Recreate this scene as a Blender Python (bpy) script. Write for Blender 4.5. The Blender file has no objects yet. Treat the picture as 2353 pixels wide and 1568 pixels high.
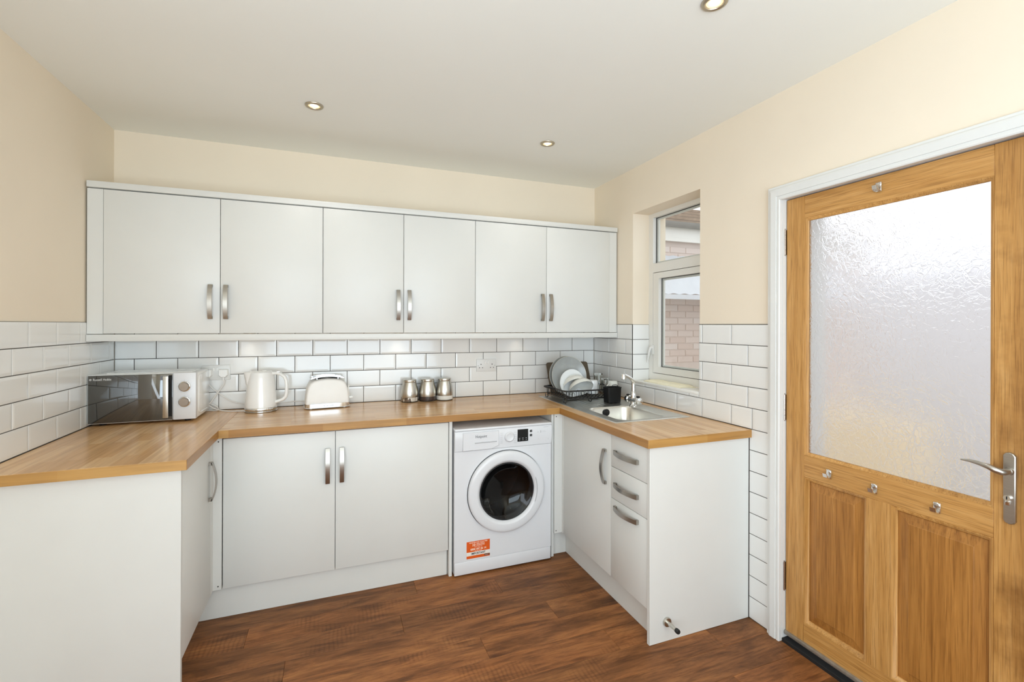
import bpy, bmesh, math, random
from mathutils import Vector, Matrix
random.seed(7)
PI = math.pi
S = bpy.context.scene
COL = S.collection

# ------------------------------------------------------------------ camera, world, lights, exposure
W, H = 3.0376, 2.508            # room width, ceiling height (back wall y=0, left wall x=0, floor z=0)
REAR = -4.9
cd = bpy.data.cameras.new('camera')
cd.sensor_width = 36.0
cd.lens = 1074.333 / 2353 * 36.0
cd.shift_y = -(784.0 - 747.034) / 2353.0
cd.clip_start = 0.02
cam = bpy.data.objects.new('camera', cd)
COL.objects.link(cam)
YAW, ROLL = 0.365479, -0.002925
cam.matrix_world = (Matrix.Translation((1.1266, -3.1946, 1.4342)) @ Matrix.Rotation(-YAW, 4, 'Z')
                    @ Matrix.Rotation(PI / 2, 4, 'X') @ Matrix.Rotation(-ROLL, 4, 'Z'))
S.camera = cam
S.view_settings.view_transform = 'Standard'
S.view_settings.look = 'None'
S.view_settings.exposure = -0.05
S.view_settings.gamma = 1.0
S.view_settings.use_curve_mapping = False
S.cycles.use_denoising = True
S.cycles.max_bounces = 12
S.cycles.diffuse_bounces = 7
S.cycles.glossy_bounces = 5
S.cycles.transmission_bounces = 10
S.cycles.caustics_reflective = False
S.cycles.sample_clamp_indirect = 6.0

world = bpy.data.worlds.new('overcast_sky')
S.world = world
world.use_nodes = True
wn = world.node_tree
wn.nodes.clear()
wo = wn.nodes.new('ShaderNodeOutputWorld')
wb = wn.nodes.new('ShaderNodeBackground')
wg = wn.nodes.new('ShaderNodeTexGradient')
wr = wn.nodes.new('ShaderNodeValToRGB')
wc = wn.nodes.new('ShaderNodeTexCoord')
ws = wn.nodes.new('ShaderNodeSeparateXYZ')
wn.links.new(wc.outputs['Generated'], ws.inputs[0])
wn.links.new(ws.outputs['Z'], wr.inputs[0])
wr.color_ramp.elements[0].position = 0.0
wr.color_ramp.elements[0].color = (0.90, 0.93, 1.0, 1)
wr.color_ramp.elements[1].position = 0.7
wr.color_ramp.elements[1].color = (1.0, 1.0, 1.0, 1)
wn.links.new(wr.outputs[0], wb.inputs[0])
wb.inputs[1].default_value = 1.5
wn.links.new(wb.outputs[0], wo.inputs[0])


def area_light(name, loc, rot, sx, sy, power, color):
    l = bpy.data.lights.new(name, 'AREA')
    l.shape = 'RECTANGLE'
    l.size, l.size_y, l.energy, l.color = sx, sy, power, color
    o = bpy.data.objects.new(name, l)
    o.location, o.rotation_euler = loc, rot
    COL.objects.link(o)
    return o


def spot(name, loc, power, color, angle=150, blend=0.9, radius=0.03, rot=(0, 0, 0)):
    l = bpy.data.lights.new(name, 'SPOT')
    l.energy, l.color, l.spot_size, l.spot_blend, l.shadow_soft_size = power, color, math.radians(angle), blend, radius
    o = bpy.data.objects.new(name, l)
    o.location, o.rotation_euler = loc, rot
    COL.objects.link(o)
    return o


# unseen fill light added in the rear wall opening, tilted up towards the ceiling
area_light('rear_fill_light', (1.45, REAR + 0.06, 1.30), (PI / 2 + 0.75, 0, 0), 2.5, 2.0, 92, (0.72, 0.885, 1.0))
# unseen side fill light added to brighten the fronts of the right run
area_light('side_fill_light', (0.03, -3.55, 1.25), (0, -PI / 2 - 0.25, 0), 1.7, 1.5, 31, (0.78, 0.90, 1.0))
LAMPS = [(1.037, -0.706), (2.306, -0.690), (2.306, -1.985), (1.037, -1.985), (1.037, -3.30), (2.306, -3.30)]
WARM = (0.98, 0.95, 0.89)


# ------------------------------------------------------------------ materials
def lin(h):
    h = h.lstrip('#')
    v = [int(h[i:i + 2], 16) / 255 for i in (0, 2, 4)]
    return tuple((c / 12.92 if c <= 0.04045 else ((c + 0.055) / 1.055) ** 2.4) for c in v) + (1.0,)


class NT:
    def __init__(s, name):
        s.m = bpy.data.materials.new(name)
        s.m.use_nodes = True
        s.t = s.m.node_tree
        s.p = s.t.nodes['Principled BSDF']

    def n(s, kind, **kw):
        nd = s.t.nodes.new('ShaderNode' + kind)
        for k, v in kw.items():
            if k.startswith('i_'):
                key = k[2:].replace('_', ' ')
                nd.inputs[int(key) if key.isdigit() else key].default_value = v
            else:
                setattr(nd, k, v)
        return nd

    def l(s, a, b):
        s.t.links.new(a, b)

    def ramp(s, fac, stops):
        r = s.n('ValToRGB')
        e = r.color_ramp.elements
        while len(e) < len(stops):
            e.new(0.5)
        for i, (p, c) in enumerate(stops):
            e[i].position, e[i].color = p, c
        s.l(fac, r.inputs[0])
        return r.outputs[0]

    def mix(s, fac, a, b, mode='MIX'):
        x = s.n('Mix', data_type='RGBA', blend_type=mode)
        for sock, v in ((x.inputs[0], fac), (x.inputs[6], a), (x.inputs[7], b)):
            if hasattr(v, 'is_linked'):
                s.l(v, sock)
            else:
                sock.default_value = v
        return x.outputs[2]

    def coords(s, scale=(1, 1, 1), rot=(0, 0, 0), src='Object', rand=False):
        tc = s.n('TexCoord')
        mp = s.n('Mapping')
        mp.inputs['Scale'].default_value = scale
        mp.inputs['Rotation'].default_value = rot
        out = tc.outputs[src]
        if rand:
            oi = s.n('ObjectInfo')
            ml = s.n('Math', operation='MULTIPLY', i_1=37.0)
            s.l(oi.outputs['Random'], ml.inputs[0])
            ad = s.n('VectorMath', operation='ADD')
            cb = s.n('CombineXYZ')
            s.l(ml.outputs[0], cb.inputs[0]); s.l(ml.outputs[0], cb.inputs[1])
            s.l(out, ad.inputs[0]); s.l(cb.outputs[0], ad.inputs[1])
            out = ad.outputs[0]
        s.l(out, mp.inputs[0])
        return mp.outputs[0]

    def bump(s, height, strength=0.1, dist=0.01):
        b = s.n('Bump')
        b.inputs['Strength'].default_value = strength
        b.inputs['Distance'].default_value = dist
        s.l(height, b.inputs['Height'])
        s.l(b.outputs[0], s.p.inputs['Normal'])
        return b


def plain(name, col, rough=0.5, metal=0.0, var=0.03, vscale=6.0, bump=0.0, bscale=200.0, coat=0.0, spec=0.5):
    """procedural paint / plastic / metal: base colour with a faint noise variation"""
    t = NT(name)
    c = lin(col) if isinstance(col, str) else col
    v = t.coords()
    nz = t.n('TexNoise', i_Scale=vscale, i_Detail=3.0)
    t.l(v, nz.inputs['Vector'])
    lo = tuple(x * (1 - var) for x in c[:3]) + (1,)
    hi = tuple(min(1, x * (1 + var)) for x in c[:3]) + (1,)
    t.l(t.ramp(nz.outputs['Fac'], [(0.3, lo), (0.7, hi)]), t.p.inputs['Base Color'])
    t.p.inputs['Roughness'].default_value = rough
    t.p.inputs['Metallic'].default_value = metal
    t.p.inputs['Coat Weight'].default_value = coat
    t.p.inputs['Specular IOR Level'].default_value = spec
    if bump:
        n2 = t.n('TexNoise', i_Scale=bscale, i_Detail=4.0)
        t.l(v, n2.inputs['Vector'])
        t.bump(n2.outputs['Fac'], bump, 0.002)
    return t.m


def brushed(name, col, axis=2, rough=0.28):
    t = NT(name)
    sc = [260, 260, 260]
    sc[axis] = 3
    v = t.coords(tuple(sc))
    nz = t.n('TexNoise', i_Scale=1.0, i_Detail=2.0)
    t.l(v, nz.inputs['Vector'])
    c = lin(col)
    t.l(t.ramp(nz.outputs['Fac'], [(0.3, tuple(x * .93 for x in c[:3]) + (1,)), (0.7, c)]), t.p.inputs['Base Color'])
    t.p.inputs['Metallic'].default_value = 1.0
    t.p.inputs['Roughness'].default_value = rough
    t.bump(nz.outputs['Fac'], 0.04, 0.0005)
    return t.m


def wood(name, stops, axis, scale=1.0, rough=0.45, rand=False, boards=0.0, spots=None):
    """grain stretched along axis 0/1/2"""
    t = NT(name)
    sc = [34 * scale] * 3
    sc[axis] = 1.6 * scale
    v = t.coords(tuple(sc), rand=rand)
    n1 = t.n('TexNoise', i_Scale=1.0, i_Detail=6.0, i_Roughness=0.62, i_Distortion=0.6)
    t.l(v, n1.inputs['Vector'])
    sc2 = [160 * scale] * 3
    sc2[axis] = 5 * scale
    v2 = t.coords(tuple(sc2), rand=rand)
    n2 = t.n('TexNoise', i_Scale=1.0, i_Detail=3.0)
    t.l(v2, n2.inputs['Vector'])
    col = t.ramp(n1.outputs['Fac'], stops)
    dark = t.ramp(n2.outputs['Fac'], [(0.36, (0.55, 0.5, 0.45, 1)), (0.5, (1, 1, 1, 1))])
    col = t.mix(0.55, col, dark, 'MULTIPLY')
    if spots:
        v3 = t.coords((1, 1, 1))
        n3 = t.n('TexNoise', i_Scale=spots[0], i_Detail=5.0, i_Roughness=0.6)
        t.l(v3, n3.inputs['Vector'])
        f = t.ramp(n3.outputs['Fac'], [(spots[1], (0, 0, 0, 1)), (spots[1] + 0.16, (1, 1, 1, 1))])
        col = t.mix(f, col, t.mix(1.0, col, spots[2], 'MULTIPLY'))
    if boards:
        vb = t.coords((0.01, boards, boards * 0.004))
        nb_ = t.n('TexVoronoi', i_Scale=1.0)
        t.l(vb, nb_.inputs['Vector'])
        sp = t.n('SeparateColor')
        t.l(nb_.outputs['Color'], sp.inputs[0])
        col = t.mix(1.0, col, t.ramp(sp.outputs[0], [(0.0, (0.86, 0.83, 0.79, 1)), (1.0, (1.10, 1.08, 1.02, 1))]), 'MULTIPLY')
    t.l(col, t.p.inputs['Base Color'])
    t.p.inputs['Roughness'].default_value = rough
    t.bump(n2.outputs['Fac'], 0.08, 0.001)
    return t.m


M = {}
M['wall'] = plain('cream_wall_paint', (0.83, 0.735, 0.60, 1), 0.85, var=0.015, vscale=2.5, bump=0.05, bscale=90)
M['ceiling'] = plain('white_ceiling_paint', (0.865, 0.872, 0.83, 1), 0.9, var=0.012, vscale=1.5, bump=0.05, bscale=60)
M['white_gloss'] = plain('white_gloss_trim_paint', (0.73, 0.735, 0.72, 1), 0.35, var=0.015)
M['unit'] = plain('white_cabinet_foil', (0.70, 0.705, 0.68, 1), 0.38, var=0.01)
M['carcass'] = plain('white_melamine', (0.71, 0.71, 0.69, 1), 0.5, var=0.01)
M['tile'] = plain('white_glazed_tile', (0.80, 0.805, 0.79, 1), 0.14, var=0.015, vscale=3, coat=0.3)
M['grout'] = plain('grey_grout', (0.075, 0.068, 0.060, 1), 0.9, var=0.25, vscale=25)
M['steel'] = brushed('brushed_steel', '#cfccc4', 2, 0.30)
M['steel_y'] = brushed('brushed_sink_steel', '#e6e5df', 1, 0.30)
M['rack_metal'] = plain('dull_chrome', (0.50, 0.49, 0.47, 1), 0.18, 1.0, var=0.02)
M['chrome'] = plain('polished_chrome', (0.80, 0.80, 0.79, 1), 0.06, 1.0, var=0.01)
M['nickel'] = brushed('satin_nickel', '#bdb9b2', 1, 0.32)
M['handle'] = brushed('satin_handle_metal', '#b3aea6', 0, 0.33)
M['hook_metal'] = plain('bright_hook_metal', (0.80, 0.79, 0.77, 1), 0.2, 1.0, var=0.02)
M['hinge'] = plain('dark_steel_hinge', (0.42, 0.37, 0.33, 1), 0.3, 1.0, var=0.1)
M['lamp_ring'] = plain('antique_nickel_ring', (0.52, 0.47, 0.38, 1), 0.32, 1.0, var=0.04)
M['appliance'] = plain('white_enamel', (0.725, 0.74, 0.765, 1), 0.25, var=0.008)
M['appl_grey'] = plain('pale_grey_print', (0.50, 0.51, 0.53, 1), 0.5)
M['cream_plastic'] = plain('gloss_white_plastic', (0.90, 0.91, 0.90, 1), 0.16, var=0.008, coat=0.4)
M['toaster'] = plain('textured_white_plastic', (0.90, 0.90, 0.88, 1), 0.4, var=0.02, bump=0.25, bscale=450)
M['black'] = plain('black_plastic', (0.009, 0.009, 0.009, 1), 0.45, var=0.1, spec=0.25)
M['black_wire'] = plain('black_coated_wire', (0.010, 0.010, 0.010, 1), 0.35, var=0.1)
M['rubber'] = plain('black_rubber', (0.008, 0.008, 0.008, 1), 0.6)
M['dark'] = plain('black_void_shade', (0.006, 0.006, 0.006, 1), 0.8)  # black stands in for the shade inside holes, slots and gaps
M['mw_glass'] = plain('black_mirror_glass', (0.030, 0.030, 0.027, 1), 0.03, 0.0, var=0.05, coat=1.0, spec=1.0)
M['drum'] = plain('drum_steel', (0.035, 0.033, 0.032, 1), 0.35, 1.0, var=0.1)
M['gasket'] = plain('grey_rubber_gasket', (0.05, 0.05, 0.052, 1), 0.5)
M['silver_knob'] = brushed('satin_silver_knob', '#9a8f84', 0, 0.3)
M['print_dark'] = plain('dark_grey_print', (0.06, 0.065, 0.075, 1), 0.5)
M['print_white'] = plain('white_print', (0.75, 0.75, 0.74, 1), 0.5)
M['print_pale'] = plain('pale_orange_print', (0.95, 0.72, 0.56, 1), 0.5)
M['orange'] = plain('orange_sticker', (0.70, 0.105, 0.012, 1), 0.4, var=0.04)
M['sticker_white'] = plain('white_sticker_band', (0.82, 0.78, 0.72, 1), 0.4)
M['sticker_brown'] = plain('brown_sticker_band', (0.20, 0.055, 0.02, 1), 0.4)
M['grey_plate'] = plain('grey_stoneware', (0.345, 0.36, 0.355, 1), 0.22, var=0.06, vscale=20)
M['plate_rim'] = plain('pale_stoneware_rim', (0.55, 0.53, 0.47, 1), 0.3)
M['china'] = plain('white_china', (0.80, 0.82, 0.83, 1), 0.10, var=0.01, coat=0.3)
M['bowl'] = plain('off_white_stoneware', (0.70, 0.71, 0.67, 1), 0.12, var=0.02, coat=0.3)
M['board'] = plain('taupe_chopping_board', (0.115, 0.085, 0.055, 1), 0.5, var=0.08, vscale=15)
M['upvc'] = plain('white_upvc', (0.76, 0.75, 0.71, 1), 0.3, var=0.01)
M['seal'] = plain('black_window_gasket', (0.015, 0.015, 0.014, 1), 0.5)
M['socket'] = plain('white_socket_plastic', (0.75, 0.755, 0.74, 1), 0.3, var=0.005)
M['cable'] = plain('white_cable', (0.78, 0.76, 0.73, 1), 0.4, var=0.02)
M['sill'] = plain('white_sill_stone', (0.82, 0.81, 0.77, 1), 0.2, var=0.03, vscale=12)
M['cloth'] = plain('pale_yellow_cloth', (0.84, 0.79, 0.60, 1), 0.8, var=0.05, vscale=30, bump=0.2, bscale=300)
def tea_mat():
    t = NT('tea_sachets')
    v = t.coords((1, 1, 0.45), (0.5, 0.3, 0.6))
    vo = t.n('TexVoronoi', i_Scale=75.0)
    t.l(v, vo.inputs['Vector'])
    sp = t.n('SeparateColor')
    t.l(vo.outputs['Color'], sp.inputs[0])
    t.l(t.ramp(sp.outputs[0], [(0.0, (0.05, 0.028, 0.015, 1)), (0.4, (0.20, 0.14, 0.09, 1)), (0.55, (0.66, 0.61, 0.53, 1)), (1.0, (0.82, 0.80, 0.75, 1))]), t.p.inputs['Base Color'])
    t.p.inputs['Coat Weight'].default_value = 1.0
    t.p.inputs['Coat Roughness'].default_value = 0.05
    return t.m


M['tea'] = tea_mat()
M['coffee'] = plain('coffee_granules', (0.030, 0.013, 0.008, 1), 0.6, var=0.4, vscale=160, coat=1.0)
def check_mat():
    t = NT('beige_checked_cloth')
    v = t.coords((1, 1, 1), (0, 0.4, 0))
    ck = t.n('TexBrick', i_Scale=1.0, offset=0.0)
    ck.inputs['Brick Width'].default_value = 0.034
    ck.inputs['Row Height'].default_value = 0.034
    ck.inputs['Mortar Size'].default_value = 0.0022
    ck.inputs['Color1'].default_value = (0.55, 0.50, 0.40, 1)
    ck.inputs['Color2'].default_value = (0.50, 0.46, 0.38, 1)
    ck.inputs['Mortar'].default_value = (0.85, 0.84, 0.80, 1)
    mp = t.n('Mapping')
    mp.inputs['Rotation'].default_value = (PI / 2, 0, 0)
    t.l(v, mp.inputs[0])
    t.l(mp.outputs[0], ck.inputs['Vector'])
    t.l(ck.outputs['Color'], t.p.inputs['Base Color'])
    t.p.inputs['Roughness'].default_value = 0.9
    return t.m


M['check'] = check_mat()
M['sugar'] = plain('white_sugar', (0.82, 0.81, 0.76, 1), 0.8, var=0.02, coat=0.6)
M['seal_strip'] = plain('grey_weather_bar', (0.36, 0.33, 0.28, 1), 0.45, 0.6, var=0.15, vscale=40)
M['patio'] = plain('pale_paving', (0.68, 0.66, 0.63, 1), 0.9, var=0.15, vscale=4)
M['render'] = plain('pale_grey_render', (0.78, 0.80, 0.86, 1), 0.9, var=0.05, vscale=3)
M['sand'] = plain('sandstone', (0.86, 0.74, 0.54, 1), 0.9, var=0.15, vscale=5)
M['mortar'] = plain('pale_mortar', (0.70, 0.61, 0.56, 1), 0.95)
M['gutter'] = plain('grey_gutter', (0.26, 0.25, 0.23, 1), 0.6, var=0.1)
M['roof'] = plain('brown_roof_tile', (0.38, 0.29, 0.22, 1), 0.85, var=0.15, vscale=10)
M['fascia'] = plain('white_fascia', (0.88, 0.87, 0.82, 1), 0.4)
M['sheet'] = plain('pale_blue_roof_sheet', (0.70, 0.73, 0.78, 1), 0.4, var=0.03)


def brick_mat():
    t = NT('pale_pink_brick')
    oi = t.n('ObjectInfo')
    c = t.ramp(oi.outputs['Random'], [(0.0, (0.68, 0.56, 0.50, 1)), (0.5, (0.72, 0.62, 0.57, 1)), (1.0, (0.74, 0.66, 0.62, 1))])
    t.l(c, t.p.inputs['Base Color'])
    t.p.inputs['Roughness'].default_value = 0.9
    return t.m


M['brick'] = brick_mat()


def emissive(name, col, strength):
    t = NT(name)
    t.p.inputs['Base Color'].default_value = col
    t.p.inputs['Emission Color'].default_value = col
    t.p.inputs['Emission Strength'].default_value = strength
    return t.m


M['lamp_on'] = emissive('lit_lamp_lens', (1.0, 0.86, 0.62, 1), 2.2)
M['lamp_reflector'] = emissive('lit_lamp_reflector', (1.0, 0.78, 0.48, 1), 0.75)


def glass(name, col=(1, 1, 1, 1), rough=0.0, ior=1.45):
    t = NT(name)
    t.p.inputs['Base Color'].default_value = col
    t.p.inputs['Transmission Weight'].default_value = 1.0
    t.p.inputs['Roughness'].default_value = rough
    t.p.inputs['IOR'].default_value = ior
    return t


M['glass'] = glass('clear_glass').m
M['tumbler'] = glass('clear_tumbler_glass', (0.93, 0.96, 0.94, 1)).m


def thin_glass(name, tint, refl=0.9, rough=0.0):
    """flat sheet glass: fresnel reflection over a straight tinted see-through"""
    t = NT(name)
    ge = t.n('NewGeometry')
    mr = t.n('MapRange')
    mr.inputs['To Min'].default_value = 1.5
    mr.inputs['To Max'].default_value = 1 / 1.5
    t.l(ge.outputs['Backfacing'], mr.inputs['Value'])
    lw = t.n('Fresnel')
    t.l(mr.outputs[0], lw.inputs['IOR'])
    ml = t.n('Math', operation='MULTIPLY', i_1=refl)
    t.l(lw.outputs[0], ml.inputs[0])
    tr = t.n('BsdfTransparent')
    tr.inputs[0].default_value = tint
    gl = t.n('BsdfGlossy')
    gl.inputs['Roughness'].default_value = rough
    mx = t.n('MixShader')
    t.l(ml.outputs[0], mx.inputs[0]); t.l(tr.outputs[0], mx.inputs[1]); t.l(gl.outputs[0], mx.inputs[2])
    t.l(mx.outputs[0], t.t.nodes['Material Output'].inputs['Surface'])
    return t.m


M['porthole'] = thin_glass('smoked_porthole_glass', (0.58, 0.58, 0.59, 1), 0.8)
M['glass'] = thin_glass('clear_sheet_glass', (0.97, 0.985, 0.98, 1), 0.6)


def obscure_glass():
    """moulded floral obscure glass: petal-like cells pressed in relief over a satin face"""
    t = glass('floral_obscure_glass', (0.98, 0.985, 0.99, 1), 0.20)
    v = t.coords((1, 1, 1))
    nz = t.n('TexNoise', i_Scale=17.0, i_Detail=2.0)
    t.l(v, nz.inputs['Vector'])
    mx = t.n('Mix', data_type='VECTOR')
    mx.inputs[0].default_value = 0.055
    t.l(v, mx.inputs[4])
    t.l(nz.outputs['Color'], mx.inputs[5])
    vo = t.n('TexVoronoi', feature='DISTANCE_TO_EDGE', i_Scale=44.0)
    t.l(mx.outputs[1], vo.inputs['Vector'])
    vo2 = t.n('TexVoronoi', feature='DISTANCE_TO_EDGE', i_Scale=21.0)
    t.l(mx.outputs[1], vo2.inputs['Vector'])
    r1 = t.ramp(vo.outputs['Distance'], [(0.0, (0, 0, 0, 1)), (0.05, (1, 1, 1, 1))])
    r2 = t.ramp(vo2.outputs['Distance'], [(0.0, (0, 0, 0, 1)), (0.05, (1, 1, 1, 1))])
    h = t.mix(0.5, r1, r2)
    b = t.bump(h, 0.25, 0.003)
    return t.m


M['obscure'] = obscure_glass()


def worktop_mat(name, axis, edge=False):
    """laminate printed with long oak staves running along axis (0 = x, 1 = y)"""
    t = NT(name)
    rot = (0, 0, 0) if axis == 0 else (0, 0, PI / 2)
    v = t.coords((1, 1, 1), rot)
    br = t.n('TexBrick', offset=0.37, offset_frequency=2, i_Scale=1.0)
    br.inputs['Brick Width'].default_value = 0.42
    br.inputs['Row Height'].default_value = 0.043 if not edge else 5.0
    br.inputs['Mortar Size'].default_value = 0.0
    br.inputs['Color1'].default_value = (0, 0, 0, 1)
    br.inputs['Color2'].default_value = (1, 1, 1, 1)
    br.inputs['Bias'].default_value = 0.0
    t.l(v, br.inputs['Vector'])
    if edge:
        st = [(0.0, lin('#a5763c')), (0.5, lin('#b18347')), (1.0, lin('#be9559'))]
    else:
        st = [(0.0, lin('#cb9f6d')), (0.5, lin('#d6ad7d')), (1.0, lin('#e0bb8e'))]
    base = t.ramp(br.outputs['Color'], st)
    sc = [60, 60, 60]
    sc[axis] = 3.0
    v2 = t.coords(tuple(sc))
    nz = t.n('TexNoise', i_Scale=1.0, i_Detail=5.0, i_Distortion=0.4)
    t.l(v2, nz.inputs['Vector'])
    g = t.ramp(nz.outputs['Fac'], [(0.35, (0.74, 0.70, 0.64, 1)), (0.6, (1.04, 1.03, 1.0, 1))])
    col = t.mix(0.7, base, g, 'MULTIPLY')
    t.l(col, t.p.inputs['Base Color'])
    t.p.inputs['Roughness'].default_value = 0.22 if not edge else 0.35
    return t.m


M['wt_x'] = worktop_mat('oak_stave_laminate_x', 0)
M['wt_y'] = worktop_mat('oak_stave_laminate_y', 1)
M['wte_x'] = worktop_mat('oak_edging_x', 0, True)
M['wte_y'] = worktop_mat('oak_edging_y', 1, True)
OAK = [(0.28, lin('#ac7a3e')), (0.46, lin('#bc8a4b')), (0.58, lin('#c59455')), (0.76, lin('#d0a267'))]
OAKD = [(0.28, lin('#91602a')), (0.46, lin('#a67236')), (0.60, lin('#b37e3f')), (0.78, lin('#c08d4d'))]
STAIN = (3.4, 0.49, (0.60, 0.54, 0.47, 1))
M['oak_v'] = wood('oak_vertical', OAK, 2, 1.7, 0.42)
M['oak_h'] = wood('oak_horizontal', OAK, 1, 1.7, 0.42)
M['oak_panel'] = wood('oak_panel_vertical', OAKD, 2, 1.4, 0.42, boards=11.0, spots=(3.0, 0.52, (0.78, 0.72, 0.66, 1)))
M['oak_lock'] = wood('oak_lock_stile_worn', OAK, 2, 1.7, 0.42, spots=STAIN)


def floor_mat():
    t = NT('dark_oak_vinyl_plank')
    v = t.coords((2.2, 13, 13), rand=True)
    n1 = t.n('TexNoise', i_Scale=1.0, i_Detail=9.0, i_Roughness=0.70, i_Distortion=0.9)
    t.l(v, n1.inputs['Vector'])
    col = t.ramp(n1.outputs['Fac'], [(0.28, lin('#583820')), (0.41, lin('#764c2b')), (0.52, lin('#8f5e38')),
                                     (0.63, lin('#a06c40')), (0.78, lin('#b67d49'))])
    v2 = t.coords((9, 90, 90), rand=True)
    n2 = t.n('TexNoise', i_Scale=1.0, i_Detail=4.0, i_Roughness=0.7)
    t.l(v2, n2.inputs['Vector'])
    col = t.mix(0.6, col, t.ramp(n2.outputs['Fac'], [(0.34, (0.45, 0.40, 0.36, 1)), (0.55, (1.05, 1.03, 1.0, 1))]), 'MULTIPLY')
    vb = t.coords((1.8, 5.5, 5.5), rand=True)
    nb_ = t.n('TexNoise', i_Scale=1.0, i_Detail=4.0, i_Roughness=0.6)
    t.l(vb, nb_.inputs['Vector'])
    col = t.mix(0.9, col, t.ramp(nb_.outputs['Fac'], [(0.34, (0.70, 0.68, 0.66, 1)), (0.5, (1, 1, 1, 1)), (0.68, (1.16, 1.10, 1.02, 1))]), 'MULTIPLY')
    # knots
    v3 = t.coords((2.6, 8, 8), rand=True)
    vo = t.n('TexVoronoi', i_Scale=1.0)
    t.l(v3, vo.inputs['Vector'])
    k = t.ramp(vo.outputs['Distance'], [(0.06, (0.35, 0.28, 0.24, 1)), (0.16, (1, 1, 1, 1))])
    col = t.mix(0.7, col, k, 'MULTIPLY')
    # saw marks across the grain
    v4 = t.coords((1, 1, 1), rand=True)
    wv = t.n('TexWave', wave_type='BANDS', bands_direction='X', i_Scale=17.0, i_Distortion=2.5, i_Detail=1.0)
    t.l(v4, wv.inputs['Vector'])
    n4 = t.n('TexNoise', i_Scale=3.2, i_Detail=2.0)
    t.l(v4, n4.inputs['Vector'])
    msk = t.ramp(n4.outputs['Fac'], [(0.56, (0, 0, 0, 1)), (0.66, (0.5, 0.5, 0.5, 1))])
    saw = t.ramp(wv.outputs['Fac'], [(0.25, (0.62, 0.58, 0.55, 1)), (0.5, (1, 1, 1, 1))])
    col = t.mix(msk, col, t.mix(1.0, col, saw, 'MULTIPLY'))
    # per plank tint
    oi = t.n('ObjectInfo')
    tint = t.ramp(oi.outputs['Random'], [(0.0, (0.82, 0.82, 0.82, 1)), (0.5, (1.0, 0.98, 0.95, 1)), (1.0, (1.10, 1.03, 0.95, 1))])
    col = t.mix(1.0, col, tint, 'MULTIPLY')
    t.l(col, t.p.inputs['Base Color'])
    t.p.inputs['Roughness'].default_value = 0.5
    t.p.inputs['Specular IOR Level'].default_value = 0.28
    t.bump(n2.outputs['Fac'], 0.12, 0.001)
    return t.m


M['floor'] = floor_mat()


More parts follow.
